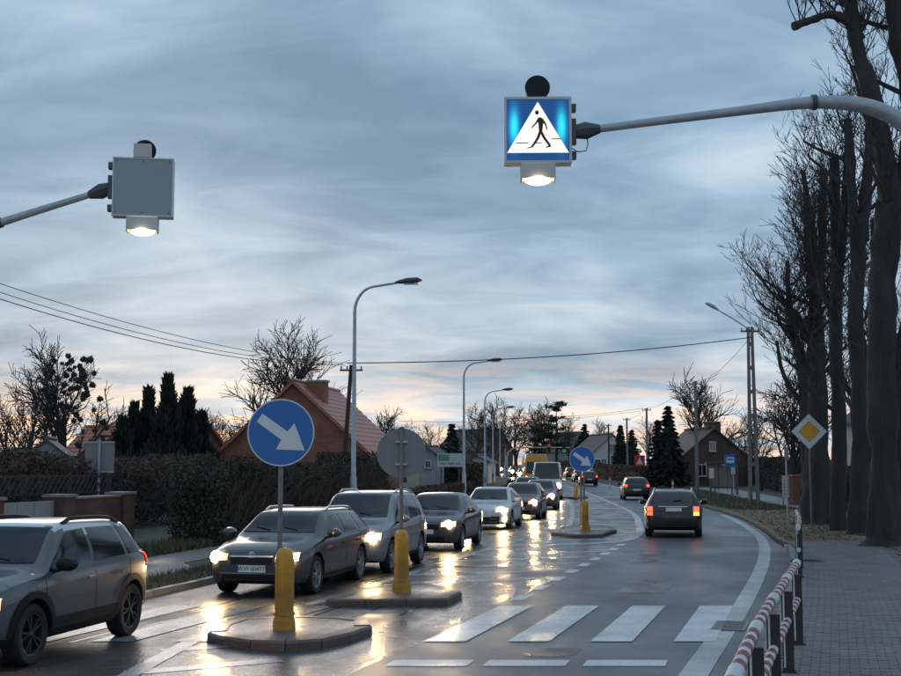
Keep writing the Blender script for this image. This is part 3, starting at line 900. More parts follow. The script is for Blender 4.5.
def crossing_sign(loc, rz, size, label, front):
    t = thing('crossing_sign', label, 'traffic sign', loc, rz, 'lit pedestrian crossing signs over the road')
    s = size; h = s / 2
    me = bevel_box((0, 0, 0), (s, 0.2, s), 0.012); me.materials.append(M_housing)
    link('housing', me, None, t)
    fr = MB()   # outer frame on the face
    k = 0.035
    for sx in (-1, 1): fr.box((sx * (h - k / 2), -0.112, 0), (k, 0.02, s))
    for sz in (-1, 1): fr.box((0, -0.112, sz * (h - k / 2)), (s - 2 * k, 0.02, k))
    fr.build('face_frame', M_housing, t)
    q = h - k
    MB().prism([(-q, -q), (q, -q), (q, q), (-q, q)], -0.108, -0.102).build('blue_panel', M_box_blue, t)
    zb = -0.345 * s
    tri = MB().prism([(-0.455 * s, zb), (0.455 * s, zb), (0.0, 0.425 * s)], -0.112, -0.109).build('white_triangle', M_box_white, t)
    fig = MB()
    # head, torso, arms, legs of the walking figure as flat print
    fig.prism([(a * 0.030 * s - 0.012 * s, b * 0.034 * s + 0.262 * s) for a, b in disc_poly(1, 16)], -0.1145, -0.1125)
    fig.prism([(a * s, b * s) for a, b in [(-0.005, 0.185), (0.045, 0.19), (0.085, 0.16), (0.075, 0.05), (0.065, -0.03), (0.015, -0.03), (0.01, 0.06)]], -0.1145, -0.1125)
    fig.prism([(a * s, b * s) for a, b in [(0.005, 0.18), (0.025, 0.145), (-0.02, 0.09), (-0.085, 0.025), (-0.098, 0.04), (-0.045, 0.10)]], -0.1147, -0.1127)
    fig.prism([(a * s, b * s) for a, b in [(0.08, 0.165), (0.125, 0.09), (0.145, 0.0), (0.128, -0.005), (0.105, 0.075), (0.07, 0.11)]], -0.1147, -0.1127)
    fig.prism([(a * s, b * s) for a, b in [(0.015, -0.02), (0.055, -0.03), (0.02, -0.13), (-0.075, -0.265), (-0.165, -0.285), (-0.165, -0.27), (-0.105, -0.255), (-0.02, -0.12)]], -0.1149, -0.1129)
    fig.prism([(a * s, b * s) for a, b in [(0.025, -0.03), (0.068, -0.025), (0.115, -0.12), (0.195, -0.235), (0.185, -0.26), (0.115, -0.275), (0.115, -0.26), (0.155, -0.24), (0.075, -0.13)]], -0.1151, -0.1131)
    fig.build('pedestrian_figure', M_figure, t)
    for a, b in ((-0.33, -0.14), (-0.05, 0.06), (0.2, 0.35)):
        MB().prism([(a * s, -0.205 * s + 0.06 * s * (a > 0.1)), (b * s, -0.205 * s + 0.06 * s * (a > 0.1)), (b * s - 0.01, -0.19 * s + 0.06 * s * (a > 0.1)), (a * s, -0.19 * s + 0.06 * s * (a > 0.1))], -0.1135, -0.1125).build('crossing_bar', M_figure, t)
    MB().prism([(-h + 0.02, -h + 0.02), (h - 0.02, -h + 0.02), (h - 0.02, h - 0.02), (-h + 0.02, h - 0.02)], 0.1005, 0.106).build('back_panel', M_backpanel, t)
    for sx in (-1, 1):
        MB().box((sx * (h - 0.012), 0.108, 0), (0.022, 0.016, s - 0.004)).build('back_edge', M_housing, t)
    for sz in (-1, 1):
        MB().box((0, 0.108, sz * (h - 0.012)), (s - 0.05, 0.016, 0.022)).build('back_edge', M_housing, t)
    for sx in (-1, 0, 1):
        for sz in (-1, 1):
            MB().lathe([(0, 0.0), (0.012, 0.0), (0.01, 0.006), (0, 0.007)], 8, (sx * (h - 0.06), 0.1062, sz * (h - 0.06)), 'y').build('screw', M_galv_dk, t, fix=True)
    b = MB().lathe([(0, -0.02), (0.175, -0.02), (0.18, 0.0), (0.178, 0.02), (0, 0.02)], 28, (0.0, -0.06, h + 0.15), 'y')
    b.build('beacon', M_black, t, smooth=40, fix=True)
    MB().box((-0.02 if front else 0.02, 0.045, h + 0.115), (0.27, 0.16, 0.22)).build('beacon_box', M_plaster, t)
    # floodlight hood below, open underneath
    hd = MB(); zt, zl = -h - 0.005, -h - 0.235
    ww, dd = 0.235, 0.12
    for sx in (-1, 1): hd.box((sx * ww, 0, (zt + zl) / 2), (0.02, 2 * dd, zt - zl))
    for sy in (-1, 1): hd.box((0, sy * dd, (zt + zl) / 2 + 0.01), (2 * ww + 0.02, 0.02, zt - zl - 0.02))
    hd.build('lamp_hood', M_plaster, t)
    MB().lathe([(0, zl + 0.075), (0.10, zl + 0.06), (0.17, zl + 0.02), (0.18, zl - 0.01), (0.13, zl - 0.035), (0, zl - 0.045)][::-1], 20).build('lamp_glass', M_lamp_lit, t, smooth=60, fix=True)
    # hinge blocks and clamp towards the mast side
    sd = 1
    for dz in (-0.36 * s, 0.0, 0.36 * s):
        MB().box((sd * (h + 0.035), 0.02, dz), (0.07, 0.14, 0.10 if dz else 0.36)).build('hinge_block', M_galv_dk, t)
    return t
sR = at(537.5, 132, 17.4)
crossing_sign(sR, -0.02, 0.955, 'lit blue crossing sign showing a walking figure, hung above the road', True)
sL = at(143.5, 188.5, 19.6)
crossing_sign(sL, pi + 0.14, 0.95, 'grey back of the lit crossing sign on the left arm', False)
def mast(label, pix, y, rad, base_px):
    pts = [at(u, v, y) for u, v in pix]
    fine = []
    n = len(pts)
    fx = interp([(i, p.x) for i, p in enumerate(pts)]); fz = interp([(i, p.z) for i, p in enumerate(pts)]); fr = interp([(i, r) for i, r in enumerate(rad)])
    # Catmull-Rom for a smooth bend
    def cr(i, t):
        p0, p1, p2, p3 = pts[max(0, i - 1)], pts[i], pts[i + 1], pts[min(n - 1, i + 2)]
        return 0.5 * ((2 * p1) + (p2 - p0) * t + (2 * p0 - 5 * p1 + 4 * p2 - p3) * t * t + (3 * p1 - p0 - 3 * p2 + p3) * t ** 3)
    rr = []
    for i in range(n - 1):
        for k in range(6):
            fine.append(cr(i, k / 6)); rr.append(fr(i + k / 6))
    fine.append(pts[-1]); rr.append(rad[-1])
    b = fine[-1]
    t = thing('cantilever_mast', label, 'mast', (b.x, b.y, 0.1), 0, 'cantilever masts carrying the crossing signs')
    loc = Vector((b.x, b.y, 0.1))
    MB().tube([p - loc for p in fine], rr, 20).build('arm', M_galv, t, smooth=50)
    MB().tube([fine[-1] - loc, (0, 0, 0.02)], [rad[-1], rad[-1] * 1.15], 20).build('pole', M_galv, t, smooth=50)
    MB().box((0, 0, 0.015), (0.5, 0.5, 0.03)).build('base_plate', M_galv_dk, t)
    j = fine[len(fine) // 3] - loc; j2 = fine[len(fine) // 3 + 1] - loc; k = (j2 - j).normalized() * 0.035
    MB().tube([j - k, j + k], rr[len(fine) // 3] * 1.25, 16).build('joint_collar', M_galv_dk, t, smooth=50)
    p0 = fine[0] - loc; p1 = fine[2] - loc; dd = (p1 - p0).normalized()
    MB().tube([p0 - dd * 0.06, p0 + dd * 0.10, p0 + dd * 0.30], [0.10, 0.13, 0.065], 8).build('clamp', M_galv_dk, t, smooth=30)
    return t
mast('grey mast with long curved arm over the near lane holding the lit sign', [(579, 131.5), (640, 123.5), (740, 111), (800, 103.5), (835, 102.5), (865, 106), (890, 115), (910, 128), (926, 150), (934, 190), (936, 260)], 17.45, [0.055, 0.058, 0.068, 0.085, 0.1, 0.112, 0.115, 0.118, 0.12, 0.12, 0.12], 0)
mast('grey mast arm at the left edge holding the turned crossing sign', [(107, 189.5), (60, 204), (0, 223), (-45, 240), (-80, 262), (-98, 295), (-102, 340)], 19.6, [0.05, 0.055, 0.065, 0.08, 0.09, 0.1, 0.1], 0)
wb = MB(); p0 = at(571, 148, 17.45); p1 = at(588, 140, 17.45)
wpts = [p0, at(578, 152, 17.45), at(586, 151, 17.45), at(588, 144, 17.45), at(586, 134, 17.45)]
tag(wb.tube(wpts, 0.008, 6).build('cable_loop', M_black), 'thin loop of black cable beside the lit crossing sign', 'cable')

# ------------------------------------------------------------------ striped railings along the pavement
def railing(label, y0, y1, step, off=1.03):
    ys = []
    y = y0
    while y < y1 + 0.01: ys.append(y); y += step
    fx = lambda y: XR(y) + off + min(0, (y - 14.7) * 0.02)
    o = Vector((fx(y1), y1, 0.118))
    t = thing('striped_railing', label, 'railing', o, 0, 'red and white striped railings')
    P = lambda y, z: Vector((fx(y), y, 0.118 + z)) - o
    H = 0.91
    for y in ys:
        rz = -math.atan(slope(XR, y))
        MB().box((P(y, 0) + Vector((0, 0, H / 2 - 0.06))), (0.05, 0.11, H - 0.12), rz + pi / 2).build('post', M_postdk, t)
        MB().box((P(y, 0) + Vector((-0.035, 0, H * 0.5))), (0.016, 0.05, H * 0.9), rz).build('post_flange', M_whitepaint, t)
        MB().tube([P(y - 0.2, H), P(y, H), P(y + 0.2, H)], 0.048, 12).build('post_collar', M_whitepaint, t, smooth=50)
        MB().box(P(y, 0.006), (0.16, 0.16, 0.012), rz).build('foot_plate', M_postdk, t)
    for z in (H, 0.5):
        pts = [P(y, z) for y in yvals(ys[0] - 0.1, ys[-1] + 0.15, 0.4)]
        MB().tube(pts, 0.041, 12).build('rail', M_whitepaint, t, smooth=50)
        for a, b in zip(ys, ys[1:]):
            L = b - a - 0.44; n = 5; w = L / (2 * n - 1)
            for i in range(n):
                q = a + 0.22 + i * 2 * w
                MB().tube([P(q, z), P(q + w, z)], 0.0435, 12).build('red_band', M_redpaint, t, smooth=50)
    return t
railing('near red and white striped railing running out of frame at the bottom', 4.9, 14.71, 1.96)
railing('farther short striped railing by the soil verge', 23.6, 31.9, 2.07, 0.84)

# ------------------------------------------------------------------ signs at the right-hand verge
def square_rot(r):
    return [(r, 0), (0, r), (-r, 0), (0, -r)]
p = gp(812, 530, 0.1); pc = at(809.5, 431.5, p.y)
t = thing('priority_road_sign', 'yellow and white diamond sign on a thin grey pole before the trees', 'traffic sign', p, -0.05)
zc = pc.z - p.z
MB().tube([(0, 0.03, -0.05), (0, 0.03, zc + 0.5)], 0.03, 12).build('pole', M_pole_s, t, smooth=50)
def dia(name, r, y0, y1, m):
    MB().prism([(a, b + zc) for a, b in square_rot(r)], y0, y1).build(name, m, t)
dia('plate', 0.585, -0.012, 0, M_signgrey); dia('white_face', 0.58, -0.015, -0.0125, M_signwhite)
dia('black_border', 0.345, -0.0175, -0.0155, M_ink); dia('yellow_face', 0.33, -0.020, -0.018, M_signyel)
p = gp(787.5, 516, 0.1); t = thing('information_post', 'slim grey post with a narrow sign seen edge-on near a brick pier', 'sign post', p, 0.9)
MB().tube([(0, 0, -0.05), (0, 0, 2.9)], 0.03, 10).build('pole', M_galv, t, smooth=50)
MB().box((0, -0.03, 2.62), (0.42, 0.02, 0.55)).build('plate', M_signgrey, t)
p = gp(97, 533, 0.08); pc = at(98, 457, p.y)
t = thing('rectangular_road_sign', 'grey back of a wide rectangular sign on a pole by the brick wall', 'traffic sign', p, 0.06)
zc = pc.z - p.z
MB().tube([(0, 0, -0.05), (0, 0, zc + 0.56)], 0.045, 12).build('pole', M_galv, t, smooth=50)
for sx in (-1, 1):
    me = bevel_box((sx * 0.245, 0.06, zc), (0.44, 0.03, 1.0), 0.008); me.materials.append(M_signgrey); link('panel', me, None, t)
for dz in (-0.47, 0.47): MB().box((0, 0.035, zc + dz), (0.92, 0.03, 0.05)).build('crossbar', M_galv, t)
# ================================================================== VEHICLES
def paint(name, col, metal=0.35, rough=0.32):
    return grime(mat(name, col, rough, metal=metal, var=0.10, scale=1.5, coat=0.6), 0.1, 0.72, (0.10, 0.09, 0.078), 0.4)
_wheels = {}
def wheel_meshes(R, rim_dark):
    key = (round(R, 3), rim_dark)
    if key in _wheels: return _wheels[key]
    w = 0.105; r0 = R * 0.69
    tyre = MB().lathe([(r0, -w * 0.9), (r0 + 0.02, -w), (R * 0.93, -w), (R * 0.985, -w * 0.8), (R, -w * 0.5), (R, w * 0.5), (R * 0.985, w * 0.8), (R * 0.93, w), (r0 + 0.02, w), (r0, w * 0.9), (r0 * 0.98, w * 0.25), (0, w * 0.2)], 28, axis='y').mesh('tyre', 40, True)
    tyre.materials.append(M_rubber)
    rim = MB().lathe([(r0 * 1.0, w * 0.30), (r0 * 1.0, w * 0.93), (r0 * 0.93, w * 0.90), (r0 * 0.90, w * 0.5)], 28, axis='y')
    rim.lathe([(0, w * 0.92), (r0 * 0.13, w * 0.90), (r0 * 0.2, w * 0.70), (r0 * 0.22, w * 0.3)], 16, axis='y')
    n = 5
    for i in range(n):
        for s in (-0.13, 0.13):
            a = 2 * pi * i / n
            c, d = cos(a + s * 0.6), sin(a + s * 0.6); c2, d2 = cos(a + s * 1.5), sin(a + s * 1.5)
            p = Vector((c * r0 * 0.16, 0, d * r0 * 0.16)); q = Vector((c2 * r0 * 0.95, 0, d2 * r0 * 0.95))
            tn = Vector((-d, 0, c)) * r0 * 0.055
            k = len(rim.v)
            for pp, yy in ((p, w * 0.84), (q, w * 0.86)):
                for sgn in (-1, 1):
                    rim.v.append((pp.x + sgn * tn.x, yy, pp.z + sgn * tn.z))
                for sgn in (1, -1):
                    rim.v.append((pp.x + sgn * tn.x, yy - w * 0.35, pp.z + sgn * tn.z))
            for f in ((0, 1, 5, 4), (1, 2, 6, 5), (3, 0, 4, 7), (2, 3, 7, 6)):
                rim.f.append(tuple(k + j for j in f))
    rme = rim.mesh('rim', 30, False)
    bm = bmesh.new(); bm.from_mesh(rme); bmesh.ops.recalc_face_normals(bm, faces=bm.faces); bm.to_mesh(rme); bm.free()
    rme.materials.append(M_rim_dk if rim_dark else M_rim)
    _wheels[key] = (tyre, rme)
    return _wheels[key]

def car(name, label, cat, spec, loc, heading, group=None):
    """heading: angle of the forward axis; local x is forward, y left"""
    L, W, H = spec['L'], spec['W'], spec['H']
    hl = L / 2
    style = spec.get('style', 'wagon')
    R = spec.get('R', 0.32)
    hood = spec.get('hood', 0.98)           # hood height at the cowl
    nose = spec.get('nose', 0.70)
    cowl = hl - spec.get('cowl', 1.18)
    rf = cowl - spec.get('rake', 0.78)      # front of roof
    rr = -hl + spec.get('rear_roof', 0.62)  # rear of roof
    belt = spec.get('belt', 0.95)
    tailz = spec.get('tailz', 1.02)
    clr = spec.get('clr', 0.2)
    deck = spec.get('deck', 0.0)
    tk = [(hl, nose - 0.06), (hl - 0.05, nose), (hl - 0.30, nose + (hood - nose) * 0.45), (cowl + 0.05, hood), (cowl - 0.06, hood + 0.04),
          (rf, H - 0.035), (rf - 0.45, H), (rr + 0.5, H - 0.01), (rr, H - 0.055)]
    if style == 'sedan':
        tk += [(-hl + deck + 0.02, tailz + 0.03), (-hl + deck - 0.1, tailz), (-hl + 0.08, tailz - 0.03), (-hl, tailz - 0.12)]
    elif style == 'van':
        tk += [(-hl + 0.06, H - 0.10), (-hl, H - 0.16)]
    else:
        tk += [(-hl + 0.16, tailz + 0.05), (-hl + 0.07, tailz - 0.04), (-hl, tailz - 0.22)]
    top = interp(tk)
    bk = [(hl, nose - 0.10), (hl - 0.10, nose - 0.05), (hl - 0.5, nose + 0.04), (cowl, belt - 0.04), (0, belt), (-hl + 0.5, belt + 0.05), (-hl + 0.1, belt + 0.03), (-hl, min(belt, tailz - 0.3))]
    belt_f = interp(bk)
    wf = interp([(hl, 0.60), (hl - 0.04, 0.72), (hl - 0.13, 0.83), (hl - 0.32, 0.925), (hl - 0.75, 0.985), (0.3, 1.0), (-hl + 0.9, 1.0), (-hl + 0.35, 0.965), (-hl + 0.12, 0.90), (-hl + 0.03, 0.82), (-hl, 0.76)])
    wr = spec.get('roofw', 0.70)
    wtf = interp([(hl, 0.50), (hl - 0.2, 0.66), (cowl + 0.1, 0.79), (cowl - 0.05, 0.80), (rf, wr), (0, wr + 0.015), (rr, wr - 0.03), (-hl + 0.16, wr if style != 'sedan' else 0.74), (-hl, 0.66)])
    if style == 'van':
        wf = interp([(hl, 0.70), (hl - 0.05, 0.80), (hl - 0.2, 0.92), (hl - 0.6, 1.0), (-hl + 0.15, 1.0), (-hl, 0.94)])
        wtf = interp([(hl, 0.6), (cowl + 0.1, 0.82), (rf, 0.80), (rf - 0.6, 0.84), (-hl + 0.2, 0.85), (-hl, 0.80)])
    bot = interp([(hl, clr + 0.10), (hl - 0.12, clr + 0.03), (hl - 0.6, clr), (-hl + 0.7, clr), (-hl + 0.2, clr + 0.06), (-hl, clr + 0.14)])
    xs = set()
    for k in tk: xs.add(round(k[0], 3))
    for k in (0.02, 0.04, 0.08, 0.13, 0.2, 0.32, 0.5): xs.add(round(hl - k, 3)); xs.add(round(-hl + k, 3))
    n = 44
    for i in range(n + 1): xs.add(round(-hl + L * i / n, 3))
    xs = sorted(xs, reverse=True)
    nx_ = [xs[0]]
    for x in xs[1:]:
        if nx_[-1] - x > 0.015: nx_.append(x)
    if nx_[-1] != -hl: nx_[-1] = -hl
    xs = nx_
    def section(x):
        w = wf(x) * W / 2; b = bot(x); bl = belt_f(x); t = max(top(x), bl + 0.012); q = min(wtf(x) * W / 2, w * 0.95)
        cab = min(1, max(0, (t - bl) / 0.35))
        P = [(0, b), (0.80 * w, b), (0.92 * w, b + 0.03), (0.975 * w, b + 0.11), (0.995 * w, b + 0.24 * (bl - b) / 0.75), (w, b + (bl - b) * 0.62), (0.995 * w, bl - 0.13 * (bl - b) / 0.75), (0.975 * w, bl - 0.035), (0.955 * w, bl)]
        p6 = (q, t - 0.055 * cab - 0.012)
        a = P[-1]
        for k in (0.25, 0.5, 0.75):
            P.append((a[0] + (p6[0] - a[0]) * k + 0.022 * sin(pi * k) * cab, a[1] + (p6[1] - a[1]) * k))
        P.append(p6)
        P += [(q * 0.93, t - 0.026 * cab - 0.006), (q * 0.78, t - 0.010 * cab - 0.003), (q * 0.45, t - 0.003), (0, t)]
        return P
    mb = MB(); rows = []
    for x in xs:
        S_ = section(x)
        full = [(y, z) for y, z in S_] + [(-y, z) for y, z in reversed(S_[1:-1])]
        rows.append((len(mb.v), len(full)))
        mb.v += [(x, y, z) for y, z in full]
    m = rows[0][1]
    for (a, _), (b, _) in zip(rows, rows[1:]):
        for j in range(m):
            j2 = (j + 1) % m
            mb.f.append((a + j, a + j2, b + j2, b + j))
    # caps as strips between the mirrored halves
    half = len(section(0))
    for base, flip in ((rows[0][0], False), (rows[-1][0], True)):
        for j in range(half - 1):
            r1 = base + j; r2 = base + j + 1
            l1 = base + (m - j) % m; l2 = base + (m - j - 1) % m
            f = [r1, r2, l2, l1]
            f = [q for i, q in enumerate(f) if q not in f[:i]]
            if len(f) > 2: mb.f.append(tuple(f if flip else f[::-1]))
    me = mb.mesh('body', None, True)
    bm = bmesh.new(); bm.from_mesh(me)
    bvh = BVHTree.FromBMesh(bm)
    bm.free()
    root = thing(name, label, cat, loc, heading, group)
    wx_f = hl - spec.get('fo', 0.86); wx_r = -hl + spec.get('ro', 0.90)
    # wheel arches cut from the shell
    tmp = bpy.data.objects.new('t', me); COL.objects.link(tmp)
    cut = MB()
    RA = R + spec.get('arch', 0.055)
    for wx in (wx_f, wx_r):
        for s in (-1, 1):
            y0, y1 = (W / 2 - 0.30, W / 2 + 0.2) if s > 0 else (-W / 2 - 0.2, -W / 2 + 0.30)
            k = MB().prism([(RA * cos(2 * pi * i / 26) + wx, RA * sin(2 * pi * i / 26) + R) for i in range(26)], y0, y1)
            i0 = len(cut.v); cut.v += k.v; cut.f += [tuple(i0 + q for q in f) for f in k.f]
    cme = cut.mesh('c', None, True)
    cobj = bpy.data.objects.new('c', cme); COL.objects.link(cobj)
    md = tmp.modifiers.new('b', 'BOOLEAN'); md.object = cobj; md.operation = 'DIFFERENCE'; md.solver = 'EXACT'
    extra = []
    def cutter(mbc):
        c = bpy.data.objects.new('c', mbc.mesh('c', None, True)); COL.objects.link(c); extra.append(c)
        m_ = tmp.modifiers.new('b', 'BOOLEAN'); m_.object = c; m_.operation = 'DIFFERENCE'; m_.solver = 'EXACT'
    q = W / 2
    zb = hood + 0.055; zt = H - spec.get('ws_t', 0.075)
    bw = spec.get('ws_b', 0.745) * q; twd = (wr - 0.075) * q
    rzb = tailz + (0.09 if style != 'sedan' else 0.07); rzt = H - 0.10
    rbw, rtw = 0.68 * q, (wr - 0.09) * q
    ap = cowl - 0.16
    wins = spec.get('wins')
    if style == 'van':
        wins = [(cowl - 0.1, cowl - 0.55, cowl - 1.15, cowl - 1.15)]
    if wins is None:
        b1 = (rf - 0.55); b2 = b1 - 0.92
        wins = [(ap, rf - 0.12, b1 + 0.05, b1 + 0.02), (b1 - 0.05, b1 - 0.05, b2 + 0.06, b2 + 0.10)]
        if style in ('wagon', 'suv'): wins.append((b2 - 0.03, b2 + 0.02, rr + 0.0 - 0.22, rr + 0.12))
        elif style == 'sedan': wins.append((b2 - 0.03, b2 + 0.02, b2 - 0.34, b2 - 0.08))
        else: wins.append((b2 - 0.03, b2 + 0.02, b2 - 0.30, b2 - 0.16))
    wq = []
    for (x0b, x0t, x1b, x1t) in wins:
        wq.append([(x0b, belt_f(x0b) + 0.025), (x1b, belt_f(x1b) + 0.025), (x1t, min(top(x1t), H) - 0.10), (x0t, min(top(x0t), H) - 0.10)])
    interior = spec.get('interior', False)
    if interior:
        def shrink(quad, k=0.018):
            c = Vector((sum(p_[0] for p_ in quad) / 4, sum(p_[1] for p_ in quad) / 4))
            return [tuple(Vector(p_) + (c - Vector(p_)).normalized() * k) for p_ in quad]
        zf = 0.45
        x0, x1 = cowl - 0.32, rr + 0.02
        bot_ = [(x0, 0.84 * q), (x0, -0.84 * q), (x1 - 0.0, -0.84 * q), (x1 - 0.0, 0.84 * q)]
        tp_ = [(rf - 0.06, (wr - 0.085) * q), (rf - 0.06, -(wr - 0.085) * q), (rr + 0.14, -(wr - 0.11) * q), (rr + 0.14, (wr - 0.11) * q)]
        cav = MB(); cav.v = [(a, b_, zf) for a, b_ in bot_] + [(a, b_, H - 0.085) for a, b_ in tp_]
        cav.f = [(0, 1, 2, 3), (7, 6, 5, 4), (0, 4, 5, 1), (1, 5, 6, 2), (2, 6, 7, 3), (3, 7, 4, 0)]
        cutter(cav)
        ws = shrink([(-bw, zb), (bw, zb), (twd, zt), (-twd, zt)])
        k = MB(); k.v = [(hl + 0.5, y_, z_) for y_, z_ in ws] + [(rf - 0.35, y_, z_) for y_, z_ in ws]
        k.f = [(0, 1, 2, 3), (7, 6, 5, 4), (0, 4, 5, 1), (1, 5, 6, 2), (2, 6, 7, 3), (3, 7, 4, 0)]
        cutter(k)
        rw_ = shrink([(-rbw, rzb), (rbw, rzb), (rtw, rzt), (-rtw, rzt)])
        k2 = MB(); k2.v = [(-hl - 0.5, y_, z_) for y_, z_ in rw_] + [(rr + 0.35, y_, z_) for y_, z_ in rw_]; k2.f = k.f
        cutter(k2)
        for qd in wq:
            cutter(MB().prism(shrink(qd, 0.014), -W, W))
    dg = bpy.context.evaluated_depsgraph_get()
    bme = bpy.data.meshes.new_from_object(tmp.evaluated_get(dg))
    bpy.data.objects.remove(tmp, do_unlink=True); bpy.data.objects.remove(cobj, do_unlink=True)
    for c in extra: bpy.data.objects.remove(c, do_unlink=True)
    bme.materials.clear(); bme.materials.append(spec['paint']); bme.materials.append(M_black); bme.materials.append(spec.get('roof_paint', spec['paint'])); bme.materials.append(M_cabin)
    for p in bme.polygons:
        c = p.center
        inside = False
        if interior:
            nh = bvh.find_nearest(c)
            if nh[3] is not None and nh[3] > 0.008 and c.z > 0.42 and (c.x > wx_r + RA or c.x < wx_r - RA or abs(c.y) < 0.85 * q or c.z > R + RA) and (c.x < wx_f - RA):
                p.material_index = 3
                continue
        for wx in (wx_f, wx_r):
            d2 = (c.x - wx) ** 2 + (c.z - R) ** 2
            if d2 < (RA * 1.002) ** 2 and abs(c.y) < W / 2 - 0.005 and (abs(c.y) < W / 2 - 0.28 or abs(p.normal.y) < 0.3): inside = True
        if inside or (c.z < clr + 0.06 and p.normal.z < -0.4) or (spec.get('clad') and c.z < clr + 0.13): p.material_index = 1
        elif spec.get('roof_paint') and c.z > H - 0.13 and p.normal.z > 0.25 and c.x < rf + 0.05: p.material_index = 2
    bme.polygons.foreach_set('use_smooth', [True] * len(bme.polygons)); bme.set_sharp_from_angle(angle=radians(38))
    link('body', bme, None, root)
    # ---- patches projected on the shell
    def hit(side, a, b):
        if side == 'F': o, d = Vector((hl + 2, a, b)), Vector((-1, 0, 0))
        elif side == 'B': o, d = Vector((-hl - 2, a, b)), Vector((1, 0, 0))
        elif side == 'L': o, d = Vector((a, W, b)), Vector((0, -1, 0))
        elif side == 'R': o, d = Vector((a, -W, b)), Vector((0, 1, 0))
        elif side == 'T': o, d = Vector((a, b, H + 2)), Vector((0, 0, -1))
        h = bvh.ray_cast(o, d)
        return h[0], h[1]
    def patch(pname, side, quad, m, off=0.006, nu=8, nv=5, parent=None, rim=True):
        """quad: four corners (bl, br, tr, tl) in the plane facing that side"""
        mbp = MB(); grid = []
        A, B, C_, D = [Vector(q) for q in quad]
        nrm = Vector((0, 0, 0))
        for j in range(nv + 1):
            rw = []
            for i in range(nu + 1):
                u, v = i / nu, j / nv
                p = A.lerp(B, u).lerp(D.lerp(C_, u), v)
                co, no = hit(side, p.x, p.y)
                if co is None: return None
                nrm += no
                edge_ = rim and (i in (0, nu) or j in (0, nv))
                rw.append(len(mbp.v)); mbp.v.append(tuple(co + no * off))
            grid.append(rw)
        for j in range(nv):
            for i in range(nu):
                mbp.f.append((grid[j][i], grid[j][i + 1], grid[j + 1][i + 1], grid[j + 1][i]))
        # skirt back to the shell gives the piece its thickness
        ring = [grid[0][i] for i in range(nu + 1)] + [grid[j][nu] for j in range(1, nv + 1)] + [grid[nv][i] for i in range(nu - 1, -1, -1)] + [grid[j][0] for j in range(nv - 1, 0, -1)]
        nn = nrm.normalized()
        back = []
        for k in ring:
            q = Vector(mbp.v[k]) - nn * (off + 0.008)
            back.append(len(mbp.v)); mbp.v.append(tuple(q))
        for k in range(len(ring)):
            k2 = (k + 1) % len(ring)
            mbp.f.append((ring[k2], ring[k], back[k], back[k2]))
        mep = mbp.mesh(pname)
        s = sum((p.normal for p in list(mep.polygons)[:nu * nv]), Vector((0, 0, 0)))
        if s.dot(nrm) < 0: mep.flip_normals()
        mep.polygons.foreach_set('use_smooth', [True] * len(mep.polygons)); mep.set_sharp_from_angle(angle=radians(40))
        return link(pname, mep, m, parent or root)
    detail = spec.get('detail', 2)
    # wheels
    ty, ri = wheel_meshes(R, spec.get('rim_dark', False))
    for wx in (wx_f, wx_r):
        for s in (1, -1):
            w_ = link('wheel', ty, None, root, (wx, s * (W / 2 - 0.125), R))
            if s < 0: w_.rotation_euler = (0, 0, pi)
            link('rim', ri, None, w_)
    GL = M_wglass if interior else M_glass
    patch('windscreen', 'F', [(-bw, zb), (bw, zb), (twd, zt), (-twd, zt)], GL, 0.010, 22, 14)
    if style != 'van':
        patch('rear_window', 'B', [(-rbw, rzb), (rbw, rzb), (rtw, rzt), (-rtw, rzt)], GL, 0.006, 14, 8)
    for sname in ('L', 'R'):
        for qd in wq:
            patch('side_window', sname, qd, GL, 0.005, 8, 6)
        if detail >= 2:
            b1 = rf - 0.55; b2 = b1 - 0.92
            sm = 0.005
            for x in (ap + 0.12, b1, b2 - 0.02):
                zb_ = clr + 0.14
                if abs(x - wx_r) < RA: zb_ = R + sqrt(max(0, RA ** 2 - (x - wx_r) ** 2)) + 0.03
                if abs(x - wx_f) < RA: zb_ = R + sqrt(max(0, RA ** 2 - (x - wx_f) ** 2)) + 0.03
                patch('door_seam', sname, [(x - sm, zb_), (x + sm, zb_), (x + sm, belt_f(x) - 0.01), (x - sm, belt_f(x) - 0.01)], M_black, 0.002, 1, 8)
            for x in (b1 + 0.14, b2 + 0.18):
                patch('door_handle', sname, [(x - 0.09, belt - 0.15), (x + 0.09, belt - 0.15), (x + 0.09, belt - 0.115), (x - 0.09, belt - 0.115)], spec['paint'] if not spec.get('chrome_h') else M_chrome, 0.028, 6, 2)
            patch('sill_trim', sname, [(wx_r + RA + 0.05, clr + 0.05), (wx_f - RA - 0.05, clr + 0.05), (wx_f - RA - 0.05, clr + 0.12), (wx_r + RA + 0.05, clr + 0.12)], M_black, 0.006, 8, 2)
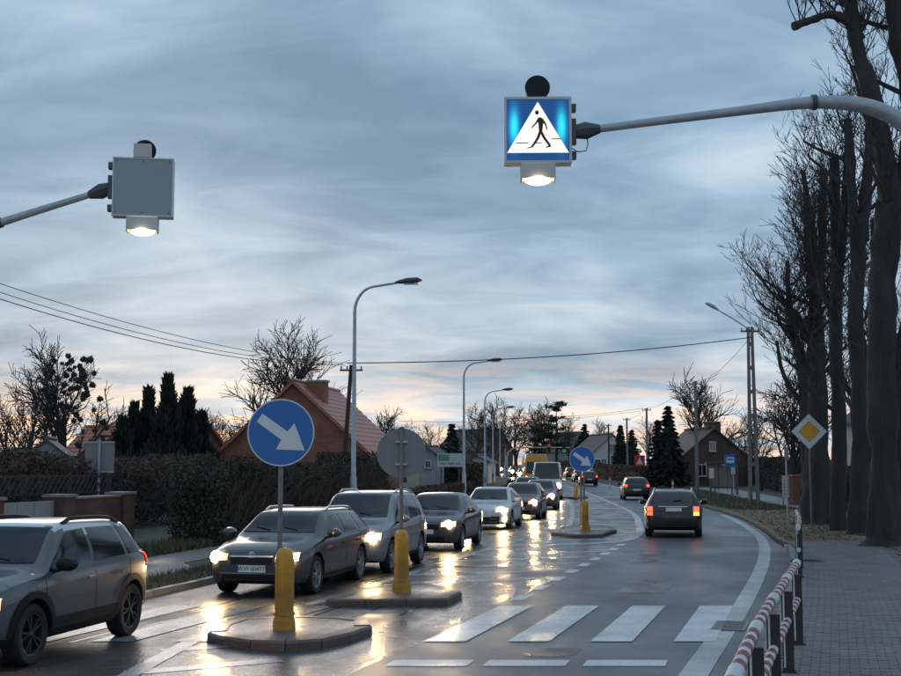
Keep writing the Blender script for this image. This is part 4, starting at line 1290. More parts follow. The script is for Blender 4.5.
            if spec.get('clad'):
                patch('door_cladding', sname, [(wx_r + RA + 0.03, clr + 0.13), (wx_f - RA - 0.03, clr + 0.13), (wx_f - RA - 0.08, clr + 0.25), (wx_r + RA + 0.08, clr + 0.25)], M_black, 0.012, 8, 2)
                for wx in (wx_f, wx_r):
                    mbr = MB(); ring = []
                    for i in range(23):
                        a = radians(-12 + 204 * i / 22)
                        for rad_ in (RA - 0.004, RA + 0.075):
                            px_, pz_ = wx + rad_ * cos(a), max(R + rad_ * sin(a), bot(wx) + 0.12)
                            px_ = max(-hl + 0.06, min(hl - 0.06, px_))
                            co, no = hit(sname, px_, pz_)
                            mbr.v.append(tuple(co + Vector((0, 0.018 if sname == 'L' else -0.018, 0))))
                    for i in range(22):
                        f = (2 * i, 2 * i + 1, 2 * i + 3, 2 * i + 2)
                        mbr.f.append(f)
                    mer = mbr.mesh('arch_trim'); link('arch_trim', mer, M_black, root)
        # mirror
        s = 1 if sname == 'L' else -1
        mx = ap - 0.12
        mz = belt_f(mx) + 0.10
        mm = MB().tube([(mx + 0.11, s * (q + 0.12), mz), (mx + 0.08, s * (q + 0.12), mz + 0.005), (mx, s * (q + 0.12), mz + 0.005), (mx - 0.04, s * (q + 0.12), mz)], [0.045, 0.085, 0.10, 0.095], 10)
        mm.v = [(a, s * (q + 0.10) + (b - s * (q + 0.12)) * 1.25, mz + (c - mz) * 0.85) for a, b, c in mm.v]
        mi = mm.build('mirror', spec.get('mirror', spec['paint']), root, smooth=40)
        MB().tube([(mx + 0.02, s * (q - 0.06), belt_f(mx) + 0.02), (mx + 0.02, s * (q + 0.06), mz - 0.05)], 0.025, 6).build('mirror_arm', M_black, mi)
    if interior:
        for s in (1, -1):
            sx_ = rf - 0.42; yy = s * 0.40 * q
            st_ = MB().tube([(sx_ + 0.10, yy, 0.50), (sx_ + 0.02, yy, 0.62), (sx_ - 0.10, yy, 0.95), (sx_ - 0.17, yy, 1.10)], [0.20, 0.24, 0.23, 0.16], 10)
            st_.v = [(a_, yy + (b_ - yy) * 1.05, c_) for a_, b_, c_ in st_.v]
            st_.v = [(sx_ + (a_ - sx_) * 0.55 - 0.02, b_, c_) for a_, b_, c_ in st_.v]
            se = st_.build('front_seat', M_seat, root, smooth=50)
            me_ = bevel_box((sx_ - 0.15, yy, min(1.2, H - 0.28)), (0.11, 0.26, 0.18), 0.035); me_.materials.append(M_seat); link('headrest', me_, None, se)
        me_ = bevel_box((rr + 0.75, 0, 0.80), (0.22, 1.45 * q, 0.52), 0.06); me_.materials.append(M_seat); rb_ = link('rear_bench', me_, None, root)
        for yy in (-0.42 * q, 0.42 * q):
            me_ = bevel_box((rr + 0.72, yy, 1.13), (0.10, 0.25, 0.15), 0.035); me_.materials.append(M_seat); link('headrest', me_, None, rb_)
        me_ = bevel_box((cowl - 0.42, 0, hood - 0.14), (0.40, 1.5 * q, 0.24), 0.05); me_.materials.append(M_cabin); link('dashboard', me_, None, root)
        wh_ = MB(); pts = [(cowl - 0.68 + 0.07 * sin(2 * pi * i / 16), 0.40 * q + 0.18 * cos(2 * pi * i / 16), hood - 0.06 + 0.17 * sin(2 * pi * i / 16)) for i in range(17)]
        wh_.tube(pts, 0.014, 6).build('steering_wheel', M_cabin, root)
        MB().box((rf - 0.02, 0, H - 0.17), (0.03, 0.2, 0.06)).build('rear_view_mirror', M_black, root)
    # ---- front
    hz = spec.get('head_z', nose - 0.07); hy0, hy1 = spec.get('head_y', (0.50, 0.86))
    if not spec.get('rear_only'):
        for s in (1, -1):
            a, b = (hy0 * q, hy1 * q) if s > 0 else (-hy1 * q, -hy0 * q)
            k0, k1 = (0.055, 0.075) if s > 0 else (0.075, 0.055)
            hlp = patch('headlight', 'F', [(a, hz - k0), (b, hz - k1 * 0.7), (b, hz + k1), (a, hz + k0 * 0.8)], spec.get('lens', M_lens_lit), 0.010, 6, 4)
            hb = spec.get('bulb', 0.085) * 1.3
            cy = s * spec.get('bulb_y', 0.70) * q
            co, no = hit('F', cy, hz)
            ln = MB().lathe([(0, 0.028), (hb * 0.55, 0.024), (hb * 0.9, 0.012), (hb, 0.0)][::-1], 14, axis='x')
            ln.build('headlamp_bulb', spec.get('head_mat', M_head), hlp or root, co + Vector((0.012, 0, 0)), 0, 60, True)
            if hlp: pass
            if spec.get('fog'):
                fz, fy = spec['fog']
                co, no = hit('F', s * fy * q, fz)
                MB().lathe([(0, 0.02), (0.06, 0.015), (0.075, 0)][::-1], 12, axis='x').build('fog_lamp', spec['fog_mat'], root, co + Vector((0.006, 0, 0)), 0, 60, True)
        gz0, gz1, gy = spec.get('grille', (nose - 0.20, nose - 0.055, 0.44))
        gr = patch('grille', 'F', [(-gy * q * 0.92, gz0), (gy * q * 0.92, gz0), (gy * q, gz1), (-gy * q, gz1)], M_black, 0.006, 8, 4)
        if gr and detail >= 2:
            for i in range(4):
                z = gz0 + (gz1 - gz0) * (i + 0.5) / 4
                patch('grille_bar', 'F', [(-gy * q * 0.92, z - 0.006), (gy * q * 0.92, z - 0.006), (gy * q * 0.92, z + 0.006), (-gy * q * 0.92, z + 0.006)], M_rim_dk, 0.014, 8, 1, gr)
            if spec.get('chrome_g'):
                patch('grille_trim', 'F', [(-gy * q, gz1 - 0.006), (gy * q, gz1 - 0.006), (gy * q, gz1 + 0.016), (-gy * q, gz1 + 0.016)], M_chrome, 0.014, 8, 1, gr)
        if detail >= 1:
            patch('bumper_grille', 'F', [(-0.60 * q, clr + 0.08), (0.60 * q, clr + 0.08), (0.56 * q, clr + 0.20), (-0.56 * q, clr + 0.20)], M_black, 0.008, 8, 3)
            if spec.get('chin'):
                patch('bumper_trim', 'F', [(-0.62 * q, clr + 0.20), (0.62 * q, clr + 0.20), (0.62 * q, clr + 0.215), (-0.62 * q, clr + 0.215)], M_chrome, 0.012, 8, 1)
        co, no = hit('F', 0, spec.get('emb_z', gz1 + 0.02))
        if co is not None and spec.get('emblem', True):
            MB().lathe([(0, 0.012), (0.05, 0.010), (0.055, 0.0)][::-1], 16, axis='x').build('emblem', M_chrome, root, co + Vector((0.010, 0, 0)), 0, 40, True)
    def plate(side, z, y=0.0):
        co, no = hit(side, y, z)
        s = 1 if side == 'F' else -1
        x = co.x + s * 0.022
        pl = MB().box((x, y, z), (0.014, 0.52, 0.115)).build('number_plate', M_plate, root)
        if detail >= 2 or spec.get('plate_text'):
            MB().box((x + s * 0.0085, y - s * 0.24, z), (0.003, 0.04, 0.112)).build('euro_band', M_euro, pl)
        if spec.get('plate_text'):
            te = link('lettering', text_mesh(spec['plate_text'], 0.105), M_ink, pl, (x + s * 0.0085, y + s * 0.02, z))
            te.rotation_euler = (pi / 2, 0, s * pi / 2)
            te.scale = (0.92, 1, 1)
    if not spec.get('rear_only'): plate('F', spec.get('plate_z', clr + 0.27))
    # ---- rear
    if spec.get('rear', True):
        tz0, tz1 = spec.get('tail_z', (0.72, 0.95)); ty0, ty1 = spec.get('tail_y', (0.62, 0.90))
        for s in (1, -1):
            a, b = (ty0 * q, ty1 * q) if s > 0 else (-ty1 * q, -ty0 * q)
            lp = patch('tail_light', 'B', [(a, tz0), (b, tz0), (b * 0.985 if s > 0 else b, tz1), (a if s > 0 else a * 0.985, tz1)], M_taillens, 0.012, 6, 6)
            if lp and spec.get('tail_mat'):
                ia, ib = (a + 0.03, b - 0.03)
                mid = (tz0 + tz1) / 2
                patch('lit_segment', 'B', [(ia, mid - 0.01), (ib, mid - 0.01), (ib, tz1 - 0.03), (ia, tz1 - 0.03)], spec['tail_mat'], 0.017, 4, 4, lp)
                patch('lower_segment', 'B', [(ia, tz0 + 0.025), (ib, tz0 + 0.025), (ib, mid - 0.03), (ia, mid - 0.03)], spec.get('tail_low', {}).get(s, M_tail), 0.017, 4, 3, lp)
        if detail >= 1:
            plate('B', spec.get('rplate_z', 0.82))
            patch('rear_bumper_trim', 'B', [(-0.80 * q, clr + 0.12), (0.80 * q, clr + 0.12), (0.80 * q, clr + 0.20), (-0.80 * q, clr + 0.20)], M_black, 0.008, 8, 2)
            if spec.get('tailgate_trim'):
                z = spec['tailgate_trim']
                patch('tailgate_trim', 'B', [(-0.5 * q, z), (0.5 * q, z), (0.5 * q, z + 0.02), (-0.5 * q, z + 0.02)], M_chrome, 0.012, 8, 1)
                pw = MB()
                co1, n1 = hit('B', 0.0, tailz + 0.10); co2, n2 = hit('B', -0.30 * q, tailz + 0.13)
                pw.tube([co1 + n1 * 0.02, co2 + n2 * 0.02], 0.012, 6)
                pw.build('rear_wiper', M_black, root)
    # ---- roof
    if spec.get('rails'):
        for s in (1, -1):
            yy = s * (wr - 0.06) * q
            pts = []
            for i in range(9):
                x = rf - 0.18 + (rr + 0.15 - rf + 0.18) * i / 8
                co, _ = hit('T', x, yy)
                pts.append((x, yy, co.z + (0.045 if 0 < i < 8 else 0.0)))
            MB().tube(pts, spec.get('rail_r', 0.02), 8).build('roof_rail', spec.get('rail_mat', M_black), root, smooth=50)
    if detail >= 2 and style != 'van' and not spec.get('rear_only'):
        for s in (-0.28, 0.30):
            pts = []
            for i in range(5):
                yy = q * (s - 0.32 * (1 if s > 0 else 1) * i / 4 + 0.1)
                co, no = hit('F', yy, zb + 0.015 + 0.012 * i)
                pts.append(co + no * 0.016)
            MB().tube(pts, 0.008, 5).build('wiper', M_black, root)
    return root

def onc_heading(y):
    s = slope(XL, y)
    return math.atan2(-1, -s)
def place_oncoming(u, v, spec, name, label, cat, group='oncoming queue of cars with headlights on', off=0.0, turn=0.0):
    p = gp(u, v)
    hd = onc_heading(p.y + 2) + turn
    c = p - Vector((cos(hd), sin(hd), 0)) * (spec['L'] / 2 - 0.3)
    return car(name, label, cat, spec, (c.x + off, c.y, zg(c.y)), hd, group)

P_greyblue = paint('paint_grey_blue', (0.085, 0.094, 0.11))
P_whiteroof = paint('paint_white_roof', (0.55, 0.57, 0.60), 0.0)
P_brown = paint('paint_graphite', (0.055, 0.051, 0.052))
P_silver = paint('paint_silver', (0.23, 0.235, 0.255), 0.5)
P_dark = paint('paint_dark', (0.053, 0.054, 0.063))
P_white = paint('paint_white', (0.55, 0.57, 0.58), 0.0)
P_plum = paint('paint_plum', (0.112, 0.083, 0.090))
P_steel = paint('paint_steel_blue', (0.120, 0.150, 0.195))
P_black = paint('paint_black', (0.014, 0.014, 0.017))
P_yellow = mat('bus_yellow', (0.55, 0.28, 0.02), 0.45, var=0.1, coat=0.3)

# grey compact crossover passing at the left edge
cross = dict(interior=True, L=3.98, W=1.74, H=1.52, style='suv', hood=1.02, nose=0.84, cowl=1.05, rake=0.66, rear_roof=0.50, belt=0.98, tailz=1.04, clr=0.22, R=0.335, fo=0.84, ro=0.70, roofw=0.73,
             paint=P_greyblue, roof_paint=P_whiteroof, clad=True, rails=True, rail_r=0.026, rim_dark=True, mirror=M_black, head_z=0.70, head_y=(0.55, 0.90), bulb_y=0.74, bulb=0.075, chrome_h=True,
             grille=(0.62, 0.80, 0.45), tail_mat=M_tail, tail_z=(0.86, 1.06), tail_y=(0.6, 0.93), plate_z=0.48, emb_z=0.83)
c0 = car('crossover', 'grey crossover with white roof and black rails at the left edge', 'car', cross, (-5.17, 15.19, 0), onc_heading(15) + 0.03, 'oncoming queue of cars with headlights on')
# dark estate
est = dict(interior=True, L=4.6, W=1.76, H=1.40, style='wagon', hood=0.96, nose=0.72, cowl=1.22, rake=0.80, rear_roof=0.55, belt=0.92, tailz=0.98, clr=0.19, R=0.325, fo=0.90, ro=1.0, roofw=0.70,
           paint=P_brown, rails=True, rail_mat=M_chrome, head_z=0.655, head_y=(0.48, 0.86), bulb_y=0.72, bulb=0.082, grille=(0.545, 0.665, 0.43), chrome_g=True, plate_text='WW 604YY', plate_z=0.475, chin=True, emb_z=0.70, tail_mat=M_tail)
place_oncoming(257, 596, est, 'estate_car', 'dark grey estate car leading the queue, number plate facing us', 'car')
# silver tall car
suv = dict(interior=True, L=4.45, W=1.82, H=1.64, style='suv', hood=1.06, nose=0.82, cowl=1.08, rake=0.86, rear_roof=0.50, belt=1.0, tailz=1.06, clr=0.22, R=0.34, fo=0.86, ro=0.92, roofw=0.74,
           paint=P_silver, rails=True, rail_mat=M_rim, head_z=0.75, head_y=(0.48, 0.88), bulb_y=0.71, bulb=0.085, plate_z=0.50, tail_mat=M_tail, mirror=P_silver)
place_oncoming(343, 574, suv, 'people_carrier', 'tall silver car second in the queue behind the dark estate', 'car')
hatch = dict(interior=True, L=4.45, W=1.79, H=1.46, style='sedan', hood=0.97, nose=0.74, cowl=1.2, rake=0.78, rear_roof=1.05, deck=0.62, belt=0.93, tailz=1.04, clr=0.18, R=0.32, roofw=0.69,
             paint=P_dark, head_z=0.68, head_y=(0.5, 0.88), bulb_y=0.71, bulb=0.085, plate_z=0.50, tail_mat=M_tail, fog=(0.40, 0.0), fog_mat=M_black, detail=2)
del hatch['fog'], hatch['fog_mat']
place_oncoming(426, 550.5, hatch, 'saloon_car', 'dark saloon third in the queue, in front of the white car', 'car')
wht = dict(interior=True, L=4.4, W=1.79, H=1.44, style='hatch', hood=0.95, nose=0.70, cowl=1.15, rake=0.85, rear_roof=0.75, belt=0.93, tailz=1.02, clr=0.17, R=0.32, roofw=0.69,
           paint=P_white, head_z=0.66, head_y=(0.46, 0.90), bulb_y=0.70, bulb=0.09, plate_z=0.50, fog=(0.36, 0.78), fog_mat=M_head, grille=(0.30, 0.46, 0.62), mirror=P_white, tail_mat=M_tail)
place_oncoming(485, 529.5, wht, 'hatchback', 'white hatchback in the middle of the queue', 'car')
gen = dict(est); gen.update(interior=False, paint=P_plum, H=1.50, hood=1.0, nose=0.76, head_z=0.70, bulb=0.10, detail=1, rails=False, rear=False, grille=(0.55, 0.70, 0.42), chrome_g=False)
del gen['plate_text']
place_oncoming(519, 519.5, gen, 'estate_car', 'brownish dark car right behind the white hatchback', 'car')
g2 = dict(gen); g2.update(paint=P_plum, W=1.80)
place_oncoming(539, 510, g2, 'estate_car', 'plum coloured car between the brownish car and the white van', 'car')
g3 = dict(gen); g3.update(paint=P_steel, H=1.56, hood=1.05)
place_oncoming(531, 504, g3, 'estate_car', 'blue grey car roof showing just in front of the white van', 'car', off=-0.3)
van = dict(L=5.4, W=2.02, H=2.45, style='van', hood=1.28, nose=1.02, cowl=0.75, rake=0.75, rear_roof=0.4, belt=1.25, tailz=1.3, clr=0.24, R=0.35, fo=0.95, ro=1.1, roofw=0.80, ws_b=0.84,
           paint=P_white, head_z=0.90, head_y=(0.55, 0.9), bulb_y=0.74, bulb=0.12, plate_z=0.5, detail=1, rear=False, grille=(0.68, 0.86, 0.45))
place_oncoming(547, 500, van, 'delivery_van', 'white panel van in the queue before the yellow bus', 'van')
bus = dict(L=9.5, W=2.5, H=3.15, style='van', hood=1.22, nose=1.15, cowl=0.25, rake=0.32, rear_roof=0.4, belt=1.18, tailz=1.3, clr=0.3, R=0.46, fo=2.2, ro=2.6, roofw=0.84, ws_b=0.80, ws_t=0.75,
           paint=P_yellow, head_z=0.82, head_y=(0.6, 0.9), bulb_y=0.76, bulb=0.13, plate_z=0.5, detail=1, rear=False, emblem=False, grille=(0.7, 0.86, 0.4), head_mat=M_head_far)
place_oncoming(537, 487.5, bus, 'school_bus', 'yellow bus standing far back in the queue', 'bus')
# right-hand lane, seen from behind
bw_ = dict(interior=True, L=4.55, W=1.78, H=1.46, style='wagon', hood=0.96, nose=0.72, cowl=1.22, rake=0.80, rear_roof=0.58, belt=0.93, tailz=1.0, clr=0.20, R=0.32, fo=0.85, ro=1.0, roofw=0.72,
           paint=P_black, rails=True, rail_mat=M_rim, rear_only=False, tail_mat=M_brake, tail_low={-1: M_amber, 1: M_brake}, tail_z=(0.66, 0.97), tail_y=(0.66, 0.90), rplate_z=0.86, tailgate_trim=0.935, bulb=0.06)
def place_leaving(u, v, spec, name, label, group='cars leaving in the right-hand lane with red lights on'):
    p = gp(u, v)
    s = slope(XR, p.y + 2)
    hd = math.atan2(1, s)
    c = p + Vector((cos(hd), sin(hd), 0)) * (spec['L'] / 2 - 0.25)
    return car(name, label, 'car', spec, (c.x, c.y, zg(c.y)), hd, group)
place_leaving(673.5, 537.5, bw_, 'estate_car', 'black estate car with glowing red tail lights in the right lane')
bw_['rear_only'] = False
bh = dict(bw_); bh.update(interior=False, H=1.47, L=4.1, style='hatch', rails=False, tail_z=(0.80, 1.0), rplate_z=0.66, tailgate_trim=None, detail=1, tail_low={})
fh = place_leaving(637, 500, bh, 'hatchback', 'black hatchback braking farther ahead in the right lane')
# far traffic: copies, each a car of its own
far_r = [(588, 485.5, 'far car with red lights ahead of the black hatchback'), (580, 481.5, 'distant car with red lights, small, left of the black hatchback'), (571, 478.8, 'tiny distant car with red lights near the far blue sign')]
for u, v, lab in far_r:
    p = gp(u, v)
    o = copy_tree(fh)
    o.location = (p.x, p.y, zg(p.y)); o.rotation_euler = (0, 0, math.atan2(1, slope(XR, p.y)))
    o['label'] = lab
g4 = dict(gen); g4.update(paint=P_dark, bulb=0.17, head_mat=M_head_far, detail=0)
fo = None
for i, (y, off, lab) in enumerate([(142, 0.0, 'far oncoming car with headlights just behind the yellow bus'), (157, -0.2, 'distant oncoming car, second behind the yellow bus'), (176, 0.2, 'distant oncoming car with bright lights near the bend'), (198, -0.2, 'very distant oncoming car rounding the bend'), (222, 0.1, 'oncoming car small at the far bend'), (240, 0.0, 'oncoming car beyond the far bend'), (262, 0.1, 'farthest oncoming car of the queue')]):
    hd = onc_heading(y)
    x = XL(y) + 1.9 + off
    if fo is None:
        fo = car('estate_car', lab, 'car', g4, (x, y, zg(y)), hd, 'oncoming queue of cars with headlights on')
    else:
        o = copy_tree(fo); o.location = (x, y, zg(y)); o.rotation_euler = (0, 0, hd); o['label'] = lab
pv = gp(636, 484)
vw = dict(van); vw.update(head_mat=M_lens, lens=M_lens, tail_mat=None)
car('delivery_van', 'white van parked far off beside the utility poles, behind the black hatchback', 'van', vw, (XR(172) + 3.4, 172, zg(172) + 0.07), onc_heading(172))
# ================================================================== BUILDINGS
def gable_house(label, loc, rz, W, D, eave, ridge, wall_m, roof_m, courses=0, windows=(), chimney=None, name='brick_house', over=0.3, door=None):
    t = thing(name, label, 'house', loc, rz)
    MB().prism([(-W / 2, -0.2), (W / 2, -0.2), (W / 2, eave), (0, ridge - 0.08), (-W / 2, eave)], 0, D).build('wall', wall_m, t, fix=True)
    sl = (ridge - eave) / (W / 2)
    L = sqrt(1 + sl * sl)
    roof = None
    for s in (-1, 1):
        x1 = W / 2 + over; z1 = eave - over * sl
        th = 0.14
        pr = MB()
        poly = [(0, ridge), (s * x1, z1), (s * x1, z1 - th), (0, ridge - th)]
        pr.prism(poly, -over, D + over)
        r = pr.build('roof', roof_m, t, fix=True)
        if courses:
            for i in range(courses):
                a, b = i / courses, (i + 1) / courses
                xa, xb = x1 * a, x1 * b * 1.005
                za, zb = ridge - (ridge - z1) * a, ridge - (ridge - z1) * b
                up_ = 0.018
                MB().prism([(s * xa, za + up_), (s * xb, zb + up_ + 0.05), (s * xb, zb + 0.004), (s * xa, za + 0.004)], -over - 0.02, D + over + 0.02).build('tile_course', roof_m, r, fix=True)
        MB().box((s * (x1 - 0.02), D / 2, z1 - 0.10), (0.11, D + 2 * over, 0.09)).build('gutter', M_galv_dk, t)
    MB().tube([(0, -over, ridge + 0.05), (0, D + over, ridge + 0.05)], 0.11, 8).build('ridge_cap', roof_m, t)
    if chimney:
        cx0, cy0, cw, ch = chimney
        zr = ridge - abs(cx0) * sl
        c = MB().box((cx0, cy0, zr + ch / 2 - 0.4), (cw, cw * 0.7, ch + 0.8)).build('chimney', wall_m, t)
        MB().box((cx0, cy0, zr + ch + 0.04), (cw + 0.12, cw * 0.7 + 0.12, 0.10)).build('chimney_cap', M_plaster_g, c)
    for (x, z, w, h) in windows:
        wi = MB()
        for sx in (-1, 1): wi.box((x + sx * w / 2, -0.02, z), (0.07, 0.10, h + 0.07))
        for sz in (-1, 1): wi.box((x, -0.02, z + sz * h / 2), (w - 0.07, 0.10, 0.07))
        wi.box((x, -0.02, z), (0.05, 0.07, h))
        wo_ = wi.build('window', M_wframe, t)
        MB().box((x, -0.005, z), (w, 0.02, h)).build('pane', M_pane, wo_)
        MB().box((x, -0.06, z - h / 2 - 0.07), (w + 0.2, 0.18, 0.05)).build('sill', M_plaster_g, wo_)
    return t
p = at(293, 470, 65)
hz_ = zg(65) + 0.05
gable_house('red brick house with steep tiled gable roof behind the hedge', (p.x, 65, hz_), -0.16, 7.9, 9.2, 2.95, 6.55, M_brick, M_rooft, 15, [(-0.55, 4.0, 0.35, 0.7), (0.6, 4.0, 0.35, 0.7)], (0.75, 1.9, 1.0, 0.75))
p = at(207, 470, 84)
gable_house('low house whose red tiled roof shows left of the brick gable', (p.x, 84, zg(84)), 1.15, 6.0, 10, 2.6, 4.9, M_brick_dk, M_rooft, 10)
p = at(720, 470, 122)
gable_house('brown brick house behind the bus shelter', (p.x - 0.5, 122, zg(122)), 0.12, 7.0, 9, 2.9, 5.75, M_brick_bn, M_roofd, 0, [(-1.3, 1.6, 0.9, 1.1), (1.2, 1.6, 0.9, 1.1), (-0.2, 3.9, 0.6, 0.9)], (0.3, 1.2, 1.3, 0.8))
p = at(613, 470, 210)
gable_house('far pale gabled house with an upper window beyond the arrow sign', (p.x, 210, zg(210)), 0.3, 7.4, 9, 3.3, 6.3, M_plaster, M_roofd, 0, [(-0.2, 4.0, 1.0, 1.3), (-1.7, 1.5, 1.0, 1.3), (1.5, 1.5, 1.0, 1.3)], (0.6, 3, 0.9, 0.7), name='plaster_house')
p = at(562, 470, 260)
gable_house('distant dark roofed house between the bare trees beyond the lights', (p.x + 5, 260, zg(260)), 0.5, 8, 11, 3.2, 7.0, M_plaster_g, M_roofd, 0, [(0, 4, 1, 1.2)], name='plaster_house')
p = at(477, 470, 135)
gable_house('small white flat-gabled building beside the billboard', (p.x, 135, zg(135)), -0.2, 2.4, 5, 2.5, 3.1, M_plaster, M_roofd, 0, [(-0.5, 1.5, 0.6, 0.8), (0.5, 1.5, 0.6, 0.8)], name='plaster_house')
p = at(427, 470, 118)
gable_house('narrow grey gabled building left of the billboard', (p.x, 118, zg(118)), -0.3, 1.5, 3, 3.4, 3.9, M_plaster_g, M_roofd, 0, [(0.1, 2.2, 0.5, 0.7)], name='plaster_house')
p = at(500, 470, 250)
gable_house('farthest house with broad dark roof behind the lamp row', (p.x, 250, zg(250)), 0.9, 9, 12, 3.5, 7.5, M_brick_dk, M_roofd, 0, [(-2, 1.6, 1, 1.2)], (0.8, 4, 1.2, 1.0))
p = at(46, 450, 62)
gable_house('pale gable of a shed behind the brick wall', (p.x, 62, 0.06), 0.2, 2.6, 4, 2.5, 3.5, M_plaster_g, M_roofd, 0, [(0.2, 1.7, 0.5, 0.6)], name='garden_shed', over=0.15)
p = at(905, 470, 66)
gable_house('white house behind the tree trunks at the right edge', (p.x + 4.6, 64, 0.06), 0.1, 10, 9, 4.8, 8.2, M_plaster, M_roofd, 0, [(-3.5, 1.7, 1.0, 1.4), (-1.2, 1.7, 1.0, 1.4), (-3.5, 4.0, 1.0, 1.2)], name='plaster_house')

# ------------------------------------------------------------------ brick wall with gates at the left
WALL = [(-10.35, 24.3), (-8.5, 33.0)]
wv = Vector((WALL[1][0] - WALL[0][0], WALL[1][1] - WALL[0][1])); wlen = wv.length; wa = math.atan2(wv.y, wv.x)
t = thing('brick_wall', 'low brick wall with piers and metal gates behind the grey crossover', 'wall', (WALL[0][0], WALL[0][1], 0.07), wa)
def wbox(name, a, b, z0, z1, th, m, dy=0.0):
    return MB().box(((a + b) / 2, dy, (z0 + z1) / 2), (b - a, th, z1 - z0)).build(name, m, t)
HW = 1.34
piers = [(2.15, 2.75), (5.25, 5.8), (8.3, 8.9)]
for a, b in piers:
    pr = wbox('pier', a, b, -0.1, HW + 0.03, 0.5, M_brick_bn)
    wbox('pier_cap', a - 0.04, b + 0.04, HW + 0.035, HW + 0.10, 0.58, M_kerb)
wbox('brick_panel', 5.8, 8.3, -0.1, HW - 0.02, 0.3, M_brick_bn)
wbox('coping', 5.8, 8.3, HW - 0.018, HW + 0.03, 0.36, M_kerb)
wbox('sheet_gate', 2.79, 5.21, 0.05, HW - 0.04, 0.05, M_gate)
for i in range(4): wbox('gate_rib', 2.9 + i * 0.72, 2.94 + i * 0.72, 0.07, HW - 0.06, 0.075, M_gate)
for i in range(9): wbox('gate_slat', -1.2, 2.1, 0.1 + i * 0.135, 0.1 + i * 0.135 + 0.105, 0.03, M_slat)
for a in (-1.2, 0.4, 2.05): wbox('gate_post', a, a + 0.06, 0.0, HW - 0.02, 0.06, M_slat, 0.05)
# lattice fence on top of the wall
lat = thing('lattice_fence', 'diamond lattice fence rising above the brick wall', 'fence', (WALL[0][0] - 1.0, WALL[0][1] + 0.9, 0.07), wa)
bar = MB().box((0, 0, 0), (0.62, 0.02, 0.028)).mesh('lattice_slat'); bar.materials.append(M_polew)
for i in range(34):
    for s in (-1, 1):
        o = link('lattice_slat', bar, None, lat, (1.2 + i * 0.25, 0.012 * s, 1.62)); o.rotation_euler = (0, s * 0.8, 0)
for i in range(5):
    MB().box((1.0 + i * 2.15, 0.04, 0.95), (0.09, 0.09, 1.9)).build('fence_post', M_polew, lat)
for z in (1.40, 1.85): MB().box((5.4, 0.03, z), (9.0, 0.04, 0.05)).build('fence_rail', M_polew, lat)

# ------------------------------------------------------------------ white fence behind the right-hand trees
t = thing('panel_fence', 'white panel fence on a brick-red base behind the tree trunks', 'fence', (0, 0, 0))
y = 40.0
pts = [(XR(y) + 9.3 + 0.12 * (y - 40), y) for y in (36, 41, 46, 51, 56)]
for (x0, y0), (x1, y1) in zip(pts, pts[1:]):
    a = math.atan2(y1 - y0, x1 - x0); L = math.hypot(x1 - x0, y1 - y0)
    cx0, cy0 = (x0 + x1) / 2, (y0 + y1) / 2
    MB().box((cx0, cy0, 0.35), (L - 0.3, 0.25, 0.6), a).build('plinth', M_brick, t)
    MB().box((cx0, cy0, 1.2), (L - 0.32, 0.06, 1.08), a).build('panel', M_plaster, t)
    MB().box((x0, y0, 1.0), (0.32, 0.32, 2.0), a).build('pier', M_brick, t)
p = gp(796, 505, 0.08)
t = thing('brick_pier', 'red brick gate pier standing alone beside the slim post', 'gate pier', p, 0.3)
MB().box((0, 0, 0.75), (0.62, 0.5, 1.6)).build('shaft', M_brick, t)
MB().box((0, 0, 1.6), (0.72, 0.6, 0.09)).build('cap', M_rooft, t)
p = gp(787, 505, 0.08)
t = thing('notice_board', 'white notice board beside the red brick gate pier', 'board', p, 0.2)
MB().box((0, 0, 1.0), (0.50, 0.03, 1.2)).build('board', M_plaster, t)
for sx in (-0.2, 0.2): MB().tube([(sx, 0.04, -0.05), (sx, 0.04, 1.6)], 0.025, 8).build('leg', M_galv_dk, t)
for i in range(5): MB().box((0, -0.0175, 0.6 + 0.18 * i), (0.36, 0.003, 0.05)).build('notice_line', M_signgrey, t)

# ------------------------------------------------------------------ bus shelter and stop sign
p = gp(724.5, 494.8, 0.08)
t = thing('bus_shelter', 'glass bus shelter with sloping roof in front of the brown house', 'bus shelter', p, -0.15)
Wd, Dp, Hh = 1.9, 1.3, 2.2
for x in (-Wd / 2, Wd / 2):
    for yy in (0, Dp): MB().box((x, yy, Hh / 2 - 0.03), (0.08, 0.08, Hh)).build('post', M_galv_dk, t)
MB().prism([(-Wd / 2 - 0.35, Hh + 0.05), (Wd / 2 + 0.2, Hh + 0.28), (Wd / 2 + 0.2, Hh + 0.36), (-Wd / 2 - 0.35, Hh + 0.14)], -0.25, Dp + 0.2).build('roof', M_roofd, t, fix=True)
M_shglass = mat('shelter_glass', (0.30, 0.33, 0.34), 0.12, spec=0.7)  # pale base colour stands in for sky reflected in the panes
for i in range(3):
    x = -Wd / 2 + (i + 0.5) * Wd / 3
    MB().box((x, Dp + 0.02, 1.3), (Wd / 3 - 0.06, 0.02, 1.7)).build('pane', M_shglass, t)
    MB().box((x + Wd / 6, Dp + 0.02, 1.2), (0.05, 0.05, 2.1)).build('mullion', M_galv_dk, t)
for x in (-Wd / 2, Wd / 2): MB().box((x, Dp / 2, 1.3), (0.02, Dp - 0.1, 1.7)).build('side_pane', M_shglass, t)
MB().box((-Wd / 2 + 0.05, -0.06, 1.55), (0.36, 0.02, 0.75)).build('timetable', M_plaster, t)
MB().box((Wd / 2 - 0.3, -0.06, 1.75), (0.3, 0.02, 0.5)).build('timetable', M_plaster, t)
MB().box((0, Dp - 0.3, 0.5), (1.6, 0.35, 0.06)).build('bench_seat', M_polew, t)
